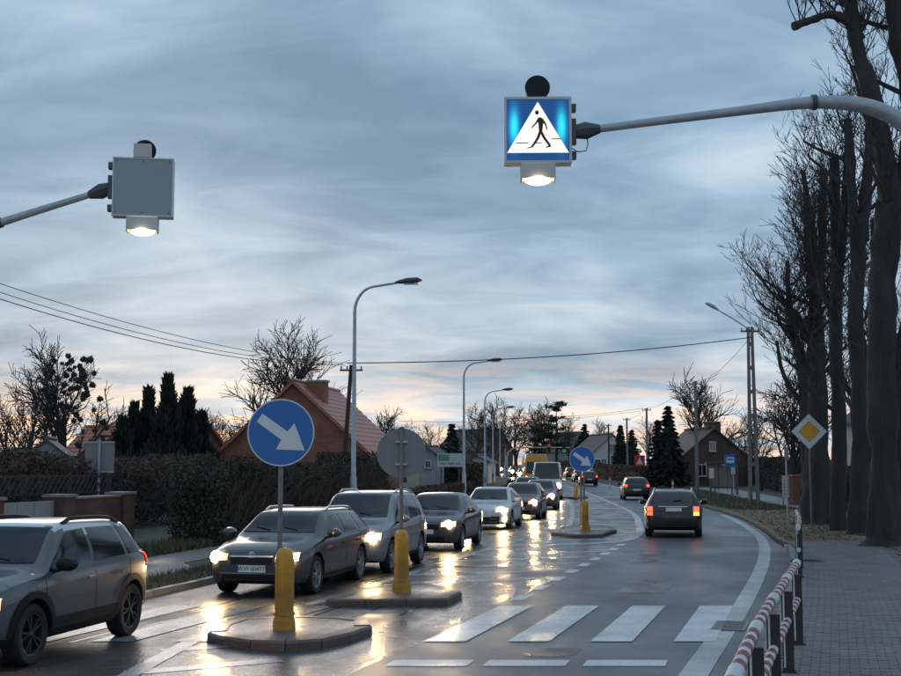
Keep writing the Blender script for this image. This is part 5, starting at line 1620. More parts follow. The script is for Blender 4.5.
for x in (-0.6, 0.6): MB().box((x, Dp - 0.3, 0.23), (0.08, 0.3, 0.48)).build('bench_leg', M_galv_dk, t)
p = gp(731, 497, 0.08); pc = at(732, 460.5, p.y)
t = thing('bus_stop_sign', 'small blue bus stop sign with white vehicle symbol above the shelter', 'traffic sign', p, 0.0)
zc = pc.z - p.z
MB().tube([(0.2, 0.03, -0.05), (0.2, 0.03, zc + 0.45)], 0.035, 8).build('pole', M_galv, t)
MB().box((0, 0, zc), (0.75, 0.02, 0.85)).build('plate', M_signblue, t)
MB().box((0, -0.012, zc + 0.02), (0.52, 0.004, 0.40)).build('symbol_panel', M_signwhite, t)
MB().box((0, -0.016, zc + 0.08), (0.42, 0.003, 0.11)).build('symbol_window', M_signblue, t)
for sx in (-0.14, 0.14): MB().lathe([(0, -0.0175), (0.055, -0.0175), (0.055, -0.0145), (0, -0.0145)], 12, (sx, 0, zc - 0.17), 'y').build('symbol_wheel', M_signblue, t)
# warning sign far off
p = gp(640, 484, 0.07); pc = at(639.5, 461, p.y)
t = thing('warning_sign', 'far red and white warning panel near the parked white van', 'traffic sign', p)
zc = pc.z - p.z
MB().tube([(0, 0.03, -0.05), (0, 0.03, zc + 0.6)], 0.05, 8).build('pole', M_galv, t)
MB().box((0, 0, zc), (1.1, 0.02, 1.2)).build('plate', M_signred, t)
MB().prism([(-0.38, zc - 0.35), (0.38, zc - 0.35), (0, zc + 0.38)], -0.016, -0.0125).build('triangle', M_signwhite, t)
def marker(u, v, label):
    p = gp(u, v, 0.07)
    t = thing('marker_post', label, 'marker post', p, 0, 'short red and white marker posts')
    MB().tube([(0, 0, -0.05), (0, 0, 0.9)], 0.09, 10).build('post', M_whitepaint, t)
    for z in (0.35, 0.75): MB().tube([(0, 0, z), (0, 0, z + 0.14)], 0.095, 10).build('red_band', M_signred, t)
marker(673, 491, 'short red and white marker post above the black estate roof')
marker(610, 486, 'short red and white marker post left of the black hatchback')

# ------------------------------------------------------------------ billboard
p = at(450, 470, 98)
t = thing('billboard', 'white and green billboard on posts before the dark spruce', 'billboard', (p.x, 98, zg(98) + 0.05), -0.1)
MB().box((0, 0, 2.55), (2.0, 0.06, 1.05)).build('panel', M_plaster, t)
M_green = mat('poster_green', (0.08, 0.28, 0.16), 0.6); M_pale = mat('poster_pale', (0.42, 0.52, 0.46), 0.6)
MB().box((-0.5, -0.033, 2.74), (0.85, 0.004, 0.5)).build('poster_block', M_green, t)
MB().box((0.48, -0.033, 2.74), (0.85, 0.004, 0.5)).build('poster_block', M_pale, t)
for i, (x, w) in enumerate(((-0.55, 0.5), (0.1, 0.5), (0.65, 0.35))): MB().box((x, -0.033, 2.27), (w, 0.004, 0.12)).build('poster_line', M_signgrey, t)
for x in (-0.7, 0.7): MB().box((x, 0.07, 1.1), (0.1, 0.08, 2.3)).build('leg', M_galv_dk, t)

# ------------------------------------------------------------------ street lamps (left) and utility poles
def street_lamp(u, vtop, y, label, H=8.8):
    p = at(u, 470, y); z = zg(y) + 0.07
    t = thing('street_lamp', label, 'street lamp', (p.x, y, z), -0.03, 'curved grey street lamps along the left pavement')
    top = at(u, vtop, y).z - z
    pts = [(0, 0, -0.05), (0, 0, 1.6), (0, 0, top * 0.82)]
    rad = [0.115, 0.105, 0.068]
    MB().tube([(0, 0, 0), (0, 0, 1.7), (0, 0, 1.75), (0, 0, top * 0.88)], [0.125, 0.115, 0.088, 0.058], 12).build('pole', M_galv, t, smooth=40)
    arm = []
    for i in range(9):
        a = pi / 2 * i / 8 * 0.92
        arm.append((0.75 * (1 - cos(a)), 0, top * 0.88 + (top * 0.985 - top * 0.88) * sin(a)))
    e = arm[-1]
    arm.append((1.5, 0, top * 1.0))
    MB().tube(arm, [0.058 - 0.002 * i for i in range(len(arm))], 10).build('arm', M_galv, t, smooth=50)
    lum = MB().tube([(1.42, 0, top + 0.0), (1.58, 0, top + 0.02), (1.85, 0, top + 0.06), (2.2, 0, top + 0.07), (2.36, 0, top + 0.03)], [0.05, 0.12, 0.17, 0.16, 0.05], 12)
    lum.v = [(a, b, top + 0.03 + (c - top - 0.03) * 0.62 + (a - 1.4) * 0.05) for a, b, c in lum.v]
    l = lum.build('luminaire', M_galv_dk, t, smooth=50)
    MB().box((1.98, 0, top - 0.045), (0.5, 0.2, 0.03)).build('lamp_cover', M_lens, l)
    MB().box((0, -0.115, 0.9), (0.12, 0.02, 0.4)).build('service_door', M_galv_dk, t)
street_lamp(353.5, 283, 43.7, 'nearest curved street lamp rising beside the brick house')
street_lamp(464, 361, 76, 'second nearest curved street lamp, standing left of the white hatchback')
street_lamp(485, 390, 104, 'third curved street lamp from the brick house')
street_lamp(493, 407.5, 134, 'fourth curved street lamp from the brick house')
street_lamp(500, 419, 166, 'fifth curved street lamp, small, near the traffic lights')
street_lamp(505.5, 426, 193, 'farthest and smallest curved street lamp of the row')
def utility_pole(u, vbase_y, vtop, label, kind, r=0.13, lean=0.0, lamp=False, insul=True):
    y = vbase_y
    p = at(u, 470, y); z = zg(y) + 0.06
    h = at(u, vtop, y).z - z
    t = thing('utility_pole', label, 'utility pole', (p.x, y, z), 0, 'overhead line poles')
    m = M_polew if kind == 'wood' else M_polec
    if kind == 'twin':
        for s in (-1, 1):
            MB().tube([(s * 0.21, 0, -0.1), (s * 0.10, 0, h)], [0.12, 0.09], 8).build('leg', m, t, smooth=50)
        for i in range(7):
            zz = 0.9 + i * (h - 1.2) / 6.5
            k = 0.21 - 0.11 * zz / h
            MB().box((0, 0, zz), (2 * k, 0.1, 0.22)).build('spacer', m, t)
    else:
        MB().tube([(0, 0, -0.1), (lean, 0, h)], [r, r * 0.72], 10).build('shaft', m, t, smooth=50)
    if insul:
        MB().box((lean, 0, h - 0.25), (1.1, 0.09, 0.09)).build('crossarm', M_galv_dk, t)
        for s in (-0.48, -0.2, 0.2, 0.48):
            MB().lathe([(0, 0.16), (0.03, 0.15), (0.05, 0.08), (0.03, 0.06), (0.05, 0.02), (0, 0)][::-1], 8, (lean + s, 0, h - 0.2)).build('insulator', M_plaster_g, t)
    if lamp:
        MB().tube([(0, -0.1, h - 0.2), (-1.0, -0.2, h + 0.45), (-1.9, -0.3, h + 0.95)], 0.035, 8).build('lamp_arm', M_galv, t)
        MB().tube([(-1.85, -0.3, h + 0.94), (-2.1, -0.3, h + 1.12), (-2.45, -0.3, h + 1.30), (-2.6, -0.3, h + 1.34)], [0.05, 0.11, 0.10, 0.03], 8).build('lamp_head', M_galv, t, smooth=50)
    return Vector((p.x + lean, y, z + h))
PT = utility_pole(753.5, 71, 327, 'tall twin-legged concrete pole with slanting lamp arm near the trees', 'twin', lamp=True)
PW = utility_pole(341, 60, 365, 'dark leaning wooden pole beside the brick house roof', 'wood', 0.13, lean=0.45)
P3 = utility_pole(697, 106, 381, 'round concrete pole by the bus shelter', 'round', 0.17)
P4 = utility_pole(647.5, 146, 408, 'far pole directly right of the black hatchback', 'round', 0.16)
P5 = utility_pole(627.5, 172, 418, 'farther pole seen left of the black hatchback roof', 'round', 0.16)
P6 = utility_pole(609, 200, 424, 'farthest dark pole by the pale gabled house', 'wood', 0.16)
def wire(a, b, sag, label, r=0.014, group='overhead wires'):
    pts = []
    for i in range(25):
        k = i / 24
        q = Vector(a).lerp(Vector(b), k); q.z -= sag * 4 * k * (1 - k); pts.append(q)
    o = MB().tube(pts, r, 5).build('overhead_wire', M_black)
    return tag(o, label, 'wire', group)
wire(at(-40, 270, 34), at(347, 363, 60), 0.5, 'topmost of the thin wires sloping down from the left edge', 0.012)
wire(at(-40, 279, 34), at(343, 364, 60), 0.55, 'middle wire sloping down from the left edge', 0.012)
wire(at(-40, 286, 34), at(345, 365, 60), 0.6, 'lowest wire sloping down from the left edge', 0.015)
wire(at(347, 363, 60), at(753, 337, 71), 0.35, 'long dark wire crossing the road between the two poles', 0.026)
wire(PT + Vector((0.3, 0, -0.2)), P3 + Vector((0.3, 0, -0.1)), 0.5, 'wire from the twin-legged pole to the round concrete pole', 0.014)
wire(P3, P4, 0.5, 'wire between the round concrete pole and the far pole', 0.016)
wire(P4, P5, 0.4, 'wire between the two far poles', 0.018)
wire(at(500, 416, 172), P4 + Vector((-0.3, 0, 0)), 0.5, 'thin far wire above the traffic lights', 0.02)
wire(at(400, 421, 110), at(640, 411, 146), 0.5, 'faint wire running over the billboard', 0.018)

# ------------------------------------------------------------------ traffic light gantry far down the road
y = 168; p = at(507, 470, y); z = zg(y)
t = thing('traffic_light_gantry', 'far mast arm with red and green traffic lights over the road', 'traffic light', (p.x, y, z))
za = at(507, 447.5, y).z - z
x1 = at(566, 447, y).x - p.x
pts = [(0, 0, 0), (0, 0, za - 1.3), (0.2, 0, za - 0.6), (0.8, 0, za - 0.12), (1.6, 0, za), (x1 + 0.6, 0, za)]
MB().tube(pts, [0.14, 0.12, 0.11, 0.1, 0.09, 0.07], 10).build('mast_arm', M_galv, t, smooth=60)
M_red_l = mat('signal_red_lit', (0.8, 0.05, 0.02), 0.3, emit=(1, 0.07, 0.03), estr=6)
M_grn_l = mat('signal_green_lit', (0.05, 0.8, 0.5), 0.3, emit=(0.05, 1.0, 0.55), estr=3)
for u, lit in ((549, 'red'), (564, 'green')):
    xx = at(u, 447, y).x - p.x
    hd_ = MB().box((xx, -0.1, za - 0.1), (0.42, 0.25, 1.15)).build('signal_head', M_black, t)
    for k, c in enumerate(('red', 'amber', 'green')):
        zz = za - 0.1 + 0.35 - 0.35 * k
        m_ = M_red_l if (c == 'red' and lit == 'red') else (M_grn_l if (c == 'green' and lit == 'green') else M_black)
        r_ = 0.16 if m_ is not M_black else 0.13
        MB().lathe([(0, 0.06), (r_ * 0.8, 0.04), (r_, 0)], 14, (xx, -0.235, zz), 'y').build('signal_lens', m_, hd_, fix=True)
        hd_.children[-1].data.transform(Matrix.Identity(4))

# ================================================================== VEGETATION
def branch(mb, rng, p, d, L, r, lvl, S, out=None):
    n = max(3, int(L / S.get('seg', 0.6)) + 1) if lvl < 2 else 3 + (lvl < 3)
    pts = [p.copy()]; rad = [r]
    dd = d.copy()
    rend = max(S['rmin'], r * S.get('taper', 0.35))
    dirs = [dd.copy()]
    for i in range(n):
        j = S['wob'] * (1 if lvl else 0.4)
        dd = (dd + Vector((rng.gauss(0, j), rng.gauss(0, j), rng.gauss(0, j * 0.6) + S['up'] * (1 if lvl else 0.3)))).normalized()
        p = p + dd * (L / n)
        pts.append(p.copy()); rad.append(r + (rend - r) * (i + 1) / n); dirs.append(dd.copy())
    sides = (9, 6, 4, 3, 3)[min(lvl, 4)]
    mb.tube(pts, rad, sides, cap=lvl < 2)
    if lvl >= S['lev']: return
    nc = S['n'][lvl]
    f0 = S['from'][lvl]
    for k in range(nc):
        f = f0 + (1 - f0) * ((k + rng.random() * 0.8) / nc)
        x = f * n; i = min(n - 1, int(x)); q = pts[i].lerp(pts[i + 1], x - i)
        ang = radians(rng.uniform(*S['ang'][lvl])); az = rng.uniform(0, 2 * pi)
        base = dirs[min(i + 1, n)]
        o = base.orthogonal().normalized()
        o.rotate(Matrix.Rotation(az, 3, base))
        nd = (base * cos(ang) + o * sin(ang)).normalized()
        rr = rad[min(i + 1, n)]
        ln = L * rng.uniform(*S['len'][lvl]) * (1.15 - 0.5 * f if lvl == 0 else 1)
        branch(mb, rng, q, nd, ln, max(S['rmin'], min(rr * 0.8, r * S['rk'][lvl])), lvl + 1, S)
BARE = dict(seg=0.8, wob=0.12, up=0.05, rmin=0.018, lev=3, n=(9, 7, 7), ang=((28, 60), (25, 60), (25, 60)), len=((0.42, 0.7), (0.4, 0.65), (0.35, 0.6)), rk=(0.42, 0.45, 0.5), **{'from': (0.25, 0.25, 0.15)})
def bare_tree(label, loc, H, seed, S=None, group='bare trees', m=M_twig, tr=0.03, rmin=0.018):
    rng = random.Random(seed)
    s = dict(BARE); s.update(S or {}); s['rmin'] = rmin
    t = thing('bare_tree', label, 'tree', loc, 0, group)
    trunk = MB(); mbs = MB()
    r = H * tr
    # split trunk from crown: grow level 0 into trunk, the rest into crown
    p = Vector((0, 0, -0.1)); d = Vector((rng.gauss(0, 0.04), rng.gauss(0, 0.04), 1)).normalized()
    n = 7; pts = [p.copy()]; rad = [r * 1.25]; dirs = [d.copy()]
    for i in range(n):
        d = (d + Vector((rng.gauss(0, 0.05), rng.gauss(0, 0.05), 0.05))).normalized(); p = p + d * (H * 0.72 / n)
        pts.append(p.copy()); rad.append(r * (1 - 0.8 * (i + 1) / n) + rmin); dirs.append(d.copy())
    trunk.tube(pts, rad, 9)
    nc = s['n'][0] + 3
    for k in range(nc):
        f = s['from'][0] + (1 - s['from'][0]) * (k + rng.random() * 0.7) / nc
        x = f * n; i = min(n - 1, int(x)); q = pts[i].lerp(pts[i + 1], x - i)
        ang = radians(rng.uniform(*s['ang'][0])) * (1.1 - 0.6 * f); az = k * 2.4 + rng.uniform(-0.5, 0.5)
        o = Vector((cos(az), sin(az), 0))
        nd = (dirs[i] * cos(ang) + o * sin(ang)).normalized()
        branch(mbs, rng, q, nd, H * rng.uniform(0.30, 0.46) * (1.15 - 0.5 * f), max(rmin, rad[i] * 0.5), 1, s)
    trunk.build('trunk', M_bark if m is M_twig else m, t, smooth=60)
    mbs.build('crown', m, t)
    return t

# ---- row of big pollarded trees along the right-hand pavement
def shoot(mb, rng, p, d, L, r, sub=5):
    n = 5; pts = [p.copy()]; rad = [r]; dd = d.copy()
    for i in range(n):
        dd = (dd + Vector((rng.gauss(0, 0.10), rng.gauss(0, 0.10), 0.16 + rng.gauss(0, 0.05)))).normalized()
        p = p + dd * (L / n); pts.append(p.copy()); rad.append(max(0.009, r * (1 - 0.8 * (i + 1) / n)))
    mb.tube(pts, rad, 4, cap=False)
    for k in range(sub):
        i = rng.randint(1, n - 1)
        o = Vector((rng.gauss(0, 1), rng.gauss(0, 1), rng.gauss(0.4, 0.6))).normalized()
        e = (pts[i + 1] - pts[i]).normalized()
        nd = (e * 0.75 + o * 0.7).normalized()
        q = pts[i].copy(); l = L * rng.uniform(0.25, 0.5)
        m1 = q + nd * l * 0.5; nd2 = (nd + Vector((rng.gauss(0, 0.15), rng.gauss(0, 0.15), 0.2))).normalized(); m2 = m1 + nd2 * l * 0.5
        mb.tube([q, m1, m2], [r * 0.5, r * 0.36, 0.008], 3, cap=False)
        for kk in range(2):
            o = Vector((rng.gauss(0, 1), rng.gauss(0, 1), rng.gauss(0.3, 0.6))).normalized()
            b_ = q.lerp(m2, rng.uniform(0.3, 0.8)); mb.tube([b_, b_ + (nd + o * 0.8).normalized() * l * 0.45], [0.009, 0.006], 3, cap=False)
def pollard(label, base, trunk_pts, limbs, seed, nsh=120, sl=(1.2, 2.8), zmin=3.5):
    """trunk_pts / limbs: lists of (offset from base, radius)"""
    rng = random.Random(seed)
    t = thing('pollarded_tree', label, 'tree', base, 0, 'tall pruned trees along the right pavement')
    def smooth_path(P):
        pts = [Vector(a[:3]) for a in P]; rd = [a[3] for a in P]; out, ro = [], []
        n = len(pts)
        for i in range(n - 1):
            p0, p1, p2, p3 = pts[max(0, i - 1)], pts[i], pts[i + 1], pts[min(n - 1, i + 2)]
            for k in range(4):
                u = k / 4
                q = 0.5 * ((2 * p1) + (p2 - p0) * u + (2 * p0 - 5 * p1 + 4 * p2 - p3) * u * u + (3 * p1 - p0 - 3 * p2 + p3) * u ** 3)
                rr = rd[i] + (rd[i + 1] - rd[i]) * u
                q += Vector((rng.gauss(0, 0.05 * rr), rng.gauss(0, 0.05 * rr), 0)); ro.append(rr * rng.uniform(0.94, 1.08)); out.append(q)
        out.append(pts[-1]); ro.append(rd[-1] * 1.05)
        return out, ro
    a, b = smooth_path(trunk_pts)
    def knobble(mb_, axis_pts, amp):
        out = []
        for i, v in enumerate(mb_.v):
            c = axis_pts[min(len(axis_pts) - 1, i // mb_.n)]
            d_ = Vector(v) - c
            k = 1 + amp * noise.noise(Vector((v[0] * 2.2, v[1] * 2.2, v[2] * 0.55)) + Vector((seed, 0, 0))) + amp * 0.7 * noise.noise(Vector((v[0] * 7, v[1] * 7, v[2] * 1.4)))
            out.append(tuple(c + d_ * k))
        mb_.v = out
    def refine(P_, R2):
        o1, o2 = [], []
        for i in range(len(P_) - 1):
            for k in range(3):
                o1.append(P_[i].lerp(P_[i + 1], k / 3)); o2.append(R2[i] + (R2[i + 1] - R2[i]) * k / 3)
        return o1 + [P_[-1]], o2 + [R2[-1]]
    ra, rb2 = refine(a, b)
    mt = MB(); mt.n = 20; mt.tube(ra, rb2, 20); knobble(mt, ra, 0.32)
    mt.build('trunk', M_bark, t, smooth=60)
    paths = [(a, b)]
    for l in limbs:
        a2, b2 = smooth_path(l)
        lm_ = MB(); lm_.n = 12; r1, r2 = refine(a2, b2); lm_.tube(r1, r2, 12); knobble(lm_, r1, 0.28); lm_.build('limb', M_bark, t, smooth=60)
        paths.append((a2, b2))
    cr = MB()
    wts = []
    for (pp, rr) in paths:
        for i in range(len(pp) - 1):
            if pp[i].z > zmin: wts.append((pp[i], pp[i + 1], rr[i], i / len(pp)))
    for k in range(nsh):
        p0, p1, rr, f = rng.choice(wts)
        q = p0.lerp(p1, rng.random())
        az = rng.uniform(0, 2 * pi); el = rng.uniform(0.15, 1.15)
        d = Vector((cos(az) * cos(el), sin(az) * cos(el), sin(el)))
        shoot(cr, rng, q + d * rr * 0.5, d, rng.uniform(*sl), rng.uniform(0.012, 0.026), rng.randint(3, 6))
    # heavier side branches with their own twigs
    for k in range(max(4, nsh // 14)):
        p0, p1, rr, f = rng.choice(wts)
        az = rng.uniform(0, 2 * pi)
        d = Vector((cos(az), sin(az), 0.35)).normalized()
        q = p0.copy(); L = rng.uniform(1.3, 2.6)
        pts = [q]
        dd = d
        for i in range(4):
            dd = (dd + Vector((rng.gauss(0, 0.15), rng.gauss(0, 0.15), 0.12))).normalized(); pts.append(pts[-1] + dd * L / 4)
        cr.tube(pts, [0.08, 0.07, 0.06, 0.05, 0.04], 6)
        for i in range(7):
            w = rng.randint(1, 4); shoot(cr, rng, pts[w], (dd + Vector((rng.gauss(0, 0.6), rng.gauss(0, 0.6), 0.5))).normalized(), rng.uniform(*sl) * 0.7, 0.018, 4)
    cr.build('crown', M_twig, t)
    return t
def rel(base, lst, y):
    return [tuple(at(u, v, y + dy) - base) + (r,) for (u, v, dy, r) in lst]
b = gp(884, 547, 0.08)
pollard('nearest big pruned tree at the right edge, forking high with a sawn stub', b,
        rel(b, [(884, 553, 0, 0.60), (884, 540, 0, 0.45), (883, 450, 0, 0.37), (881, 340, 0, 0.33), (885, 260, 0, 0.34), (891, 205, 0, 0.36)], b.y),
        [rel(b, [(893, 212, 0, 0.34), (886, 160, 0, 0.30), (873, 100, 0, 0.25), (858, 50, 0.1, 0.2), (851, 0, 0.2, 0.18), (846, -50, 0.3, 0.14)], b.y),
         rel(b, [(861, 40, 0.1, 0.13), (848, 22, 0, 0.13), (830, 15, -0.1, 0.12), (812, 20, -0.2, 0.11), (793, 27, -0.3, 0.11)], b.y),
         rel(b, [(893, 212, 0, 0.34), (912, 150, 0, 0.3), (910, 80, 0, 0.3), (900, 30, 0, 0.28), (890, -40, 0, 0.24)], b.y)], 11, 110, (1.0, 2.4), 4.0)
b = gp(859, 535, 0.08)
pollard('second tree from the right edge, slim dark trunk', b,
        rel(b, [(859, 540, 0, 0.40), (859, 530, 0, 0.30), (860, 440, 0, 0.25), (856, 330, 0, 0.23), (858, 250, 0.1, 0.21), (860, 215, 0.2, 0.19)], b.y),
        [rel(b, [(861, 260, 0.1, 0.2), (852, 200, 0.4, 0.17), (850, 150, 0.6, 0.15), (848, 120, 0.8, 0.12)], b.y), rel(b, [(861, 240, 0.2, 0.2), (868, 170, 0.6, 0.16), (870, 90, 0.9, 0.12)], b.y)], 12, 60, (1.0, 2.2), 3.2)
b = gp(838.5, 532, 0.08)
pollard('third tree from the right edge with a sawn-off upright limb', b,
        rel(b, [(838.5, 537, 0, 0.40), (838.5, 528, 0, 0.28), (839, 440, 0, 0.23), (836, 330, 0, 0.20), (838, 250, 0.1, 0.18)], b.y),
        [rel(b, [(838, 270, 0.1, 0.18), (835, 210, 0.3, 0.16), (834, 158, 0.4, 0.15)], b.y), rel(b, [(838, 280, 0.1, 0.16), (845, 200, -0.3, 0.13), (848, 130, -0.6, 0.1)], b.y), rel(b, [(838, 330, 0, 0.14), (820, 280, -0.4, 0.11), (812, 240, -0.6, 0.09)], b.y)], 13, 90, (1.1, 2.4), 3.0)
b = gp(817, 525, 0.08)
pollard('leftmost broad-trunked tree of the right-hand row behind the diamond sign', b,
        rel(b, [(817, 530, 0, 0.75), (817, 522, 0, 0.54), (817, 440, 0, 0.42), (817, 370, 0, 0.34), (815, 310, 0, 0.28)], b.y),
        [rel(b, [(815, 315, 0, 0.22), (810, 260, 0.2, 0.17), (807, 200, 0.4, 0.13)], b.y), rel(b, [(815, 315, 0, 0.22), (822, 250, 0.3, 0.17), (824, 170, 0.5, 0.12)], b.y), rel(b, [(815, 350, 0, 0.22), (800, 322, -0.3, 0.15), (788, 308, -0.5, 0.12), (780, 296, -0.6, 0.10)], b.y),
         rel(b, [(815, 380, 0, 0.18), (800, 355, 0.4, 0.13), (788, 325, 0.6, 0.10)], b.y), rel(b, [(815, 300, 0, 0.2), (812, 230, -0.5, 0.13), (803, 170, -0.8, 0.08)], b.y)], 14, 240, (1.1, 2.5), 2.8)
for i, (u, y_, lab) in enumerate(((872, 56, 'pruned tree half hidden behind the nearest trunk'), (900, 48, 'pruned tree cut by the right edge of the frame'), (806, 64, 'slim pruned tree just left behind the broad trunk'))):
    q = at(u, 470, y_); b = Vector((q.x, y_, 0.07))
    H_ = 11 + i
    pollard(lab, b, [(0, 0, -0.1, 0.45), (0, 0, 0.4, 0.33), (0.05, 0, H_ * 0.35, 0.29), (0.0, 0.1, H_ * 0.6, 0.25)],
            [[(0, 0, H_ * 0.55, 0.2), (-0.5, 0.2, H_ * 0.75, 0.16), (-0.6, 0.2, H_ * 0.98, 0.11)], [(0, 0, H_ * 0.5, 0.2), (0.5, -0.2, H_ * 0.7, 0.16), (0.7, -0.2, H_ * 1.0, 0.10)], [(0, 0, H_ * 0.4, 0.15), (-0.9, 0.4, H_ * 0.52, 0.11), (-1.2, 0.4, H_ * 0.66, 0.08)]], 20 + i, 45, (1.2, 2.4), 2.5)

# ---- evergreens
def sprig(mb, p, d, up, s, w):
    """kite-shaped leaf spray"""
    sd = d.cross(up)
    if sd.length < 1e-4: sd = d.orthogonal()
    sd.normalize()
    a = p - d * s * 0.3; c = p + d * s
    mb.poly([a, p + sd * w, c, p - sd * w])
def thuja(label, u, vtop, y, width, seed, group='dark columnar conifers behind the hedge', m=M_everdk):
    rng = random.Random(seed)
    p = at(u, 470, y); z = zg(y) + 0.05; H = at(u, vtop, y).z - z
    t = thing('columnar_conifer', label, 'conifer', (p.x, y, z), rng.random() * 6, group)
    MB().tube([(0, 0, -0.1), (0, 0, H * 0.9)], [0.12, 0.02], 7).build('trunk', M_bark, t)
    mb = MB()
    prof = lambda k: width / 2 * (min(1, 0.55 + 1.6 * k) if k < 0.3 else (1 - ((k - 0.3) / 0.7) ** 1.25) * (0.8 + 0.2 * sin(k * 23 + seed))) + 0.04
    width *= 1.3; n = int(2600 * (H / 5))
    for i in range(n):
        k = rng.random() ** 0.85
        az = rng.uniform(0, 2 * pi)
        lump = 0.80 + 0.85 * noise.noise(Vector((cos(az) * 1.3, sin(az) * 1.3, k * H * 0.9 + seed)))
        r = prof(k) * lump * (1 - 0.35 * rng.random() ** 2)
        q = Vector((cos(az) * r, sin(az) * r, k * H))
        d = Vector((cos(az) * 0.45 + rng.gauss(0, 0.25), sin(az) * 0.45 + rng.gauss(0, 0.25), 1)).normalized()
        s = rng.uniform(0.18, 0.50)
        sprig(mb, q, d, Vector((rng.gauss(0, 1), rng.gauss(0, 1), 0.2)), s, s * 0.26)
    core = [(prof(i / 10) * 0.5, H * (0.02 + 0.9 * i / 10)) for i in range(11)]
    mb.lathe([(0, 0)] + core + [(0, H * 0.96)], 9)
    mb.build('crown', m, t)
for i, (u, v, w, lab) in enumerate(((122, 421, 1.3, 'leftmost low columnar conifer beside the rectangular sign'), (133, 407, 1.1, 'second columnar conifer from the left, slender'), (147, 392, 1.35, 'tall columnar conifer left of the tallest one'), (166, 379, 1.7, 'tallest columnar conifer of the group'), (186, 393, 1.5, 'columnar conifer just right of the tallest one'), (201, 416, 2.0, 'rightmost broad columnar conifer next to the red roof'), (156, 436, 2.0, 'low bushy conifer in front of the tallest conifer'))):
    thuja(lab, u, v, 58 + (i % 3) * 1.5, w, 40 + i)
def spruce(label, u, vtop, y, width, seed, m=M_ever, name='spruce_tree', n_lv=None, gap=0.06):
    rng = random.Random(seed)
    p = at(u, 470, y); z = zg(y) + 0.05; H = at(u, vtop, y).z - z
    t = thing(name, label, 'conifer', (p.x, y, z), 0, 'conifers beyond the road')
    MB().tube([(0, 0, -0.1), (0, 0, H * 0.98)], [H * 0.025, 0.02], 7).build('trunk', M_bark, t)
    mb = MB(); lv = n_lv or max(14, int(H * 2.6))
    for i in range(lv):
        k = (i + 0.5) / lv
        zz = H * (gap + (1 - gap) * k); R_ = width / 2 * (1 - k) ** 0.85 + 0.08
        nb = max(5, int(13 * (1 - k) + 4))
        for j in range(nb):
            az = 2 * pi * (j + rng.random()) / nb
            L = R_ * rng.uniform(0.7, 1.12)
            ns = max(3, int(L / 0.22))
            for q in range(ns):
                f = (q + 0.6) / ns
                drop = -0.35 * L * f + 0.18 * L * f * f
                c = Vector((cos(az) * L * f, sin(az) * L * f, zz + drop))
                for s_ in (-1, 1):
                    d = Vector((cos(az + s_ * 0.6), sin(az + s_ * 0.6), -0.25 + rng.gauss(0, 0.15))).normalized()
                    for _q in range(2): sprig(mb, c + Vector((0, 0, rng.gauss(0, 0.07))), d, Vector((rng.gauss(0, 0.8), rng.gauss(0, 0.8), 0.6)), rng.uniform(0.2, 0.38) * (1 + 0.03 * H), 0.09 + 0.010 * H)
    mb.lathe([(0, H * 0.04)] + [(width / 2 * (1 - i / 10) ** 0.85 * 0.55 + 0.03, H * (0.06 + 0.9 * i / 10)) for i in range(11)] + [(0, H * 0.98)], 9)
    mb.build('crown', m, t)
spruce('single dark spruce standing behind the billboard', 452, 424, 128, 3.4, 61)
spruce('large dark spruce between the far poles and the round concrete pole', 669, 406, 118, 4.2, 62, M_everdk)
spruce('second dark spruce close behind the large one', 659, 420, 126, 3.2, 68, M_everdk)
spruce('narrow far spruce right of the pale house', 621, 425, 190, 3.2, 63)
spruce('far rounded conifer left of the pale house', 585, 424, 230, 6.5, 64, M_everdk)
spruce('far spruce close behind the farther utility pole', 632, 430, 200, 4.6, 65)
def pine(label, u, vtop, y, width, seed):
    rng = random.Random(seed)
    p = at(u, 470, y); z = zg(y); H = at(u, vtop, y).z - z
    t = thing('pine_tree', label, 'conifer', (p.x, y, z), 0, 'conifers beyond the road')
    MB().tube([(0, 0, -0.1), (0.2, 0, H * 0.5), (0.1, 0, H * 0.97)], [H * 0.025, H * 0.016, 0.03], 8).build('trunk', M_bark, t)
    mb = MB()
    for i in range(26):
        k = rng.uniform(0.30, 1.0); az = rng.uniform(0, 2 * pi)
        L = width / 2 * (0.45 + 0.75 * (1 - k)) * rng.uniform(0.6, 1.2)
        a = Vector((0, 0, H * k)); e = a + Vector((cos(az) * L, sin(az) * L, L * rng.uniform(0.0, 0.3)))
        mb.tube([a, e], [0.07, 0.03], 4, cap=False)
        for j in range(70):
            f = rng.uniform(0.35, 1.1)
            c = a.lerp(e, f) + Vector((rng.gauss(0, 0.35), rng.gauss(0, 0.35), rng.gauss(0.05, 0.14)))
            d = Vector((rng.gauss(0, 1), rng.gauss(0, 1), rng.gauss(0.3, 0.4))).normalized()
            sprig(mb, c, d, Vector((rng.gauss(0, 1), rng.gauss(0, 1), 1)), rng.uniform(0.25, 0.5), 0.10)
    mb.build('crown', M_everdk, t)
pine('tall layered pine rising above the traffic lights', 556, 403, 200, 6.0, 71)
pine('lower dark pine beside the tall layered pine', 541, 425, 215, 5.5, 72)

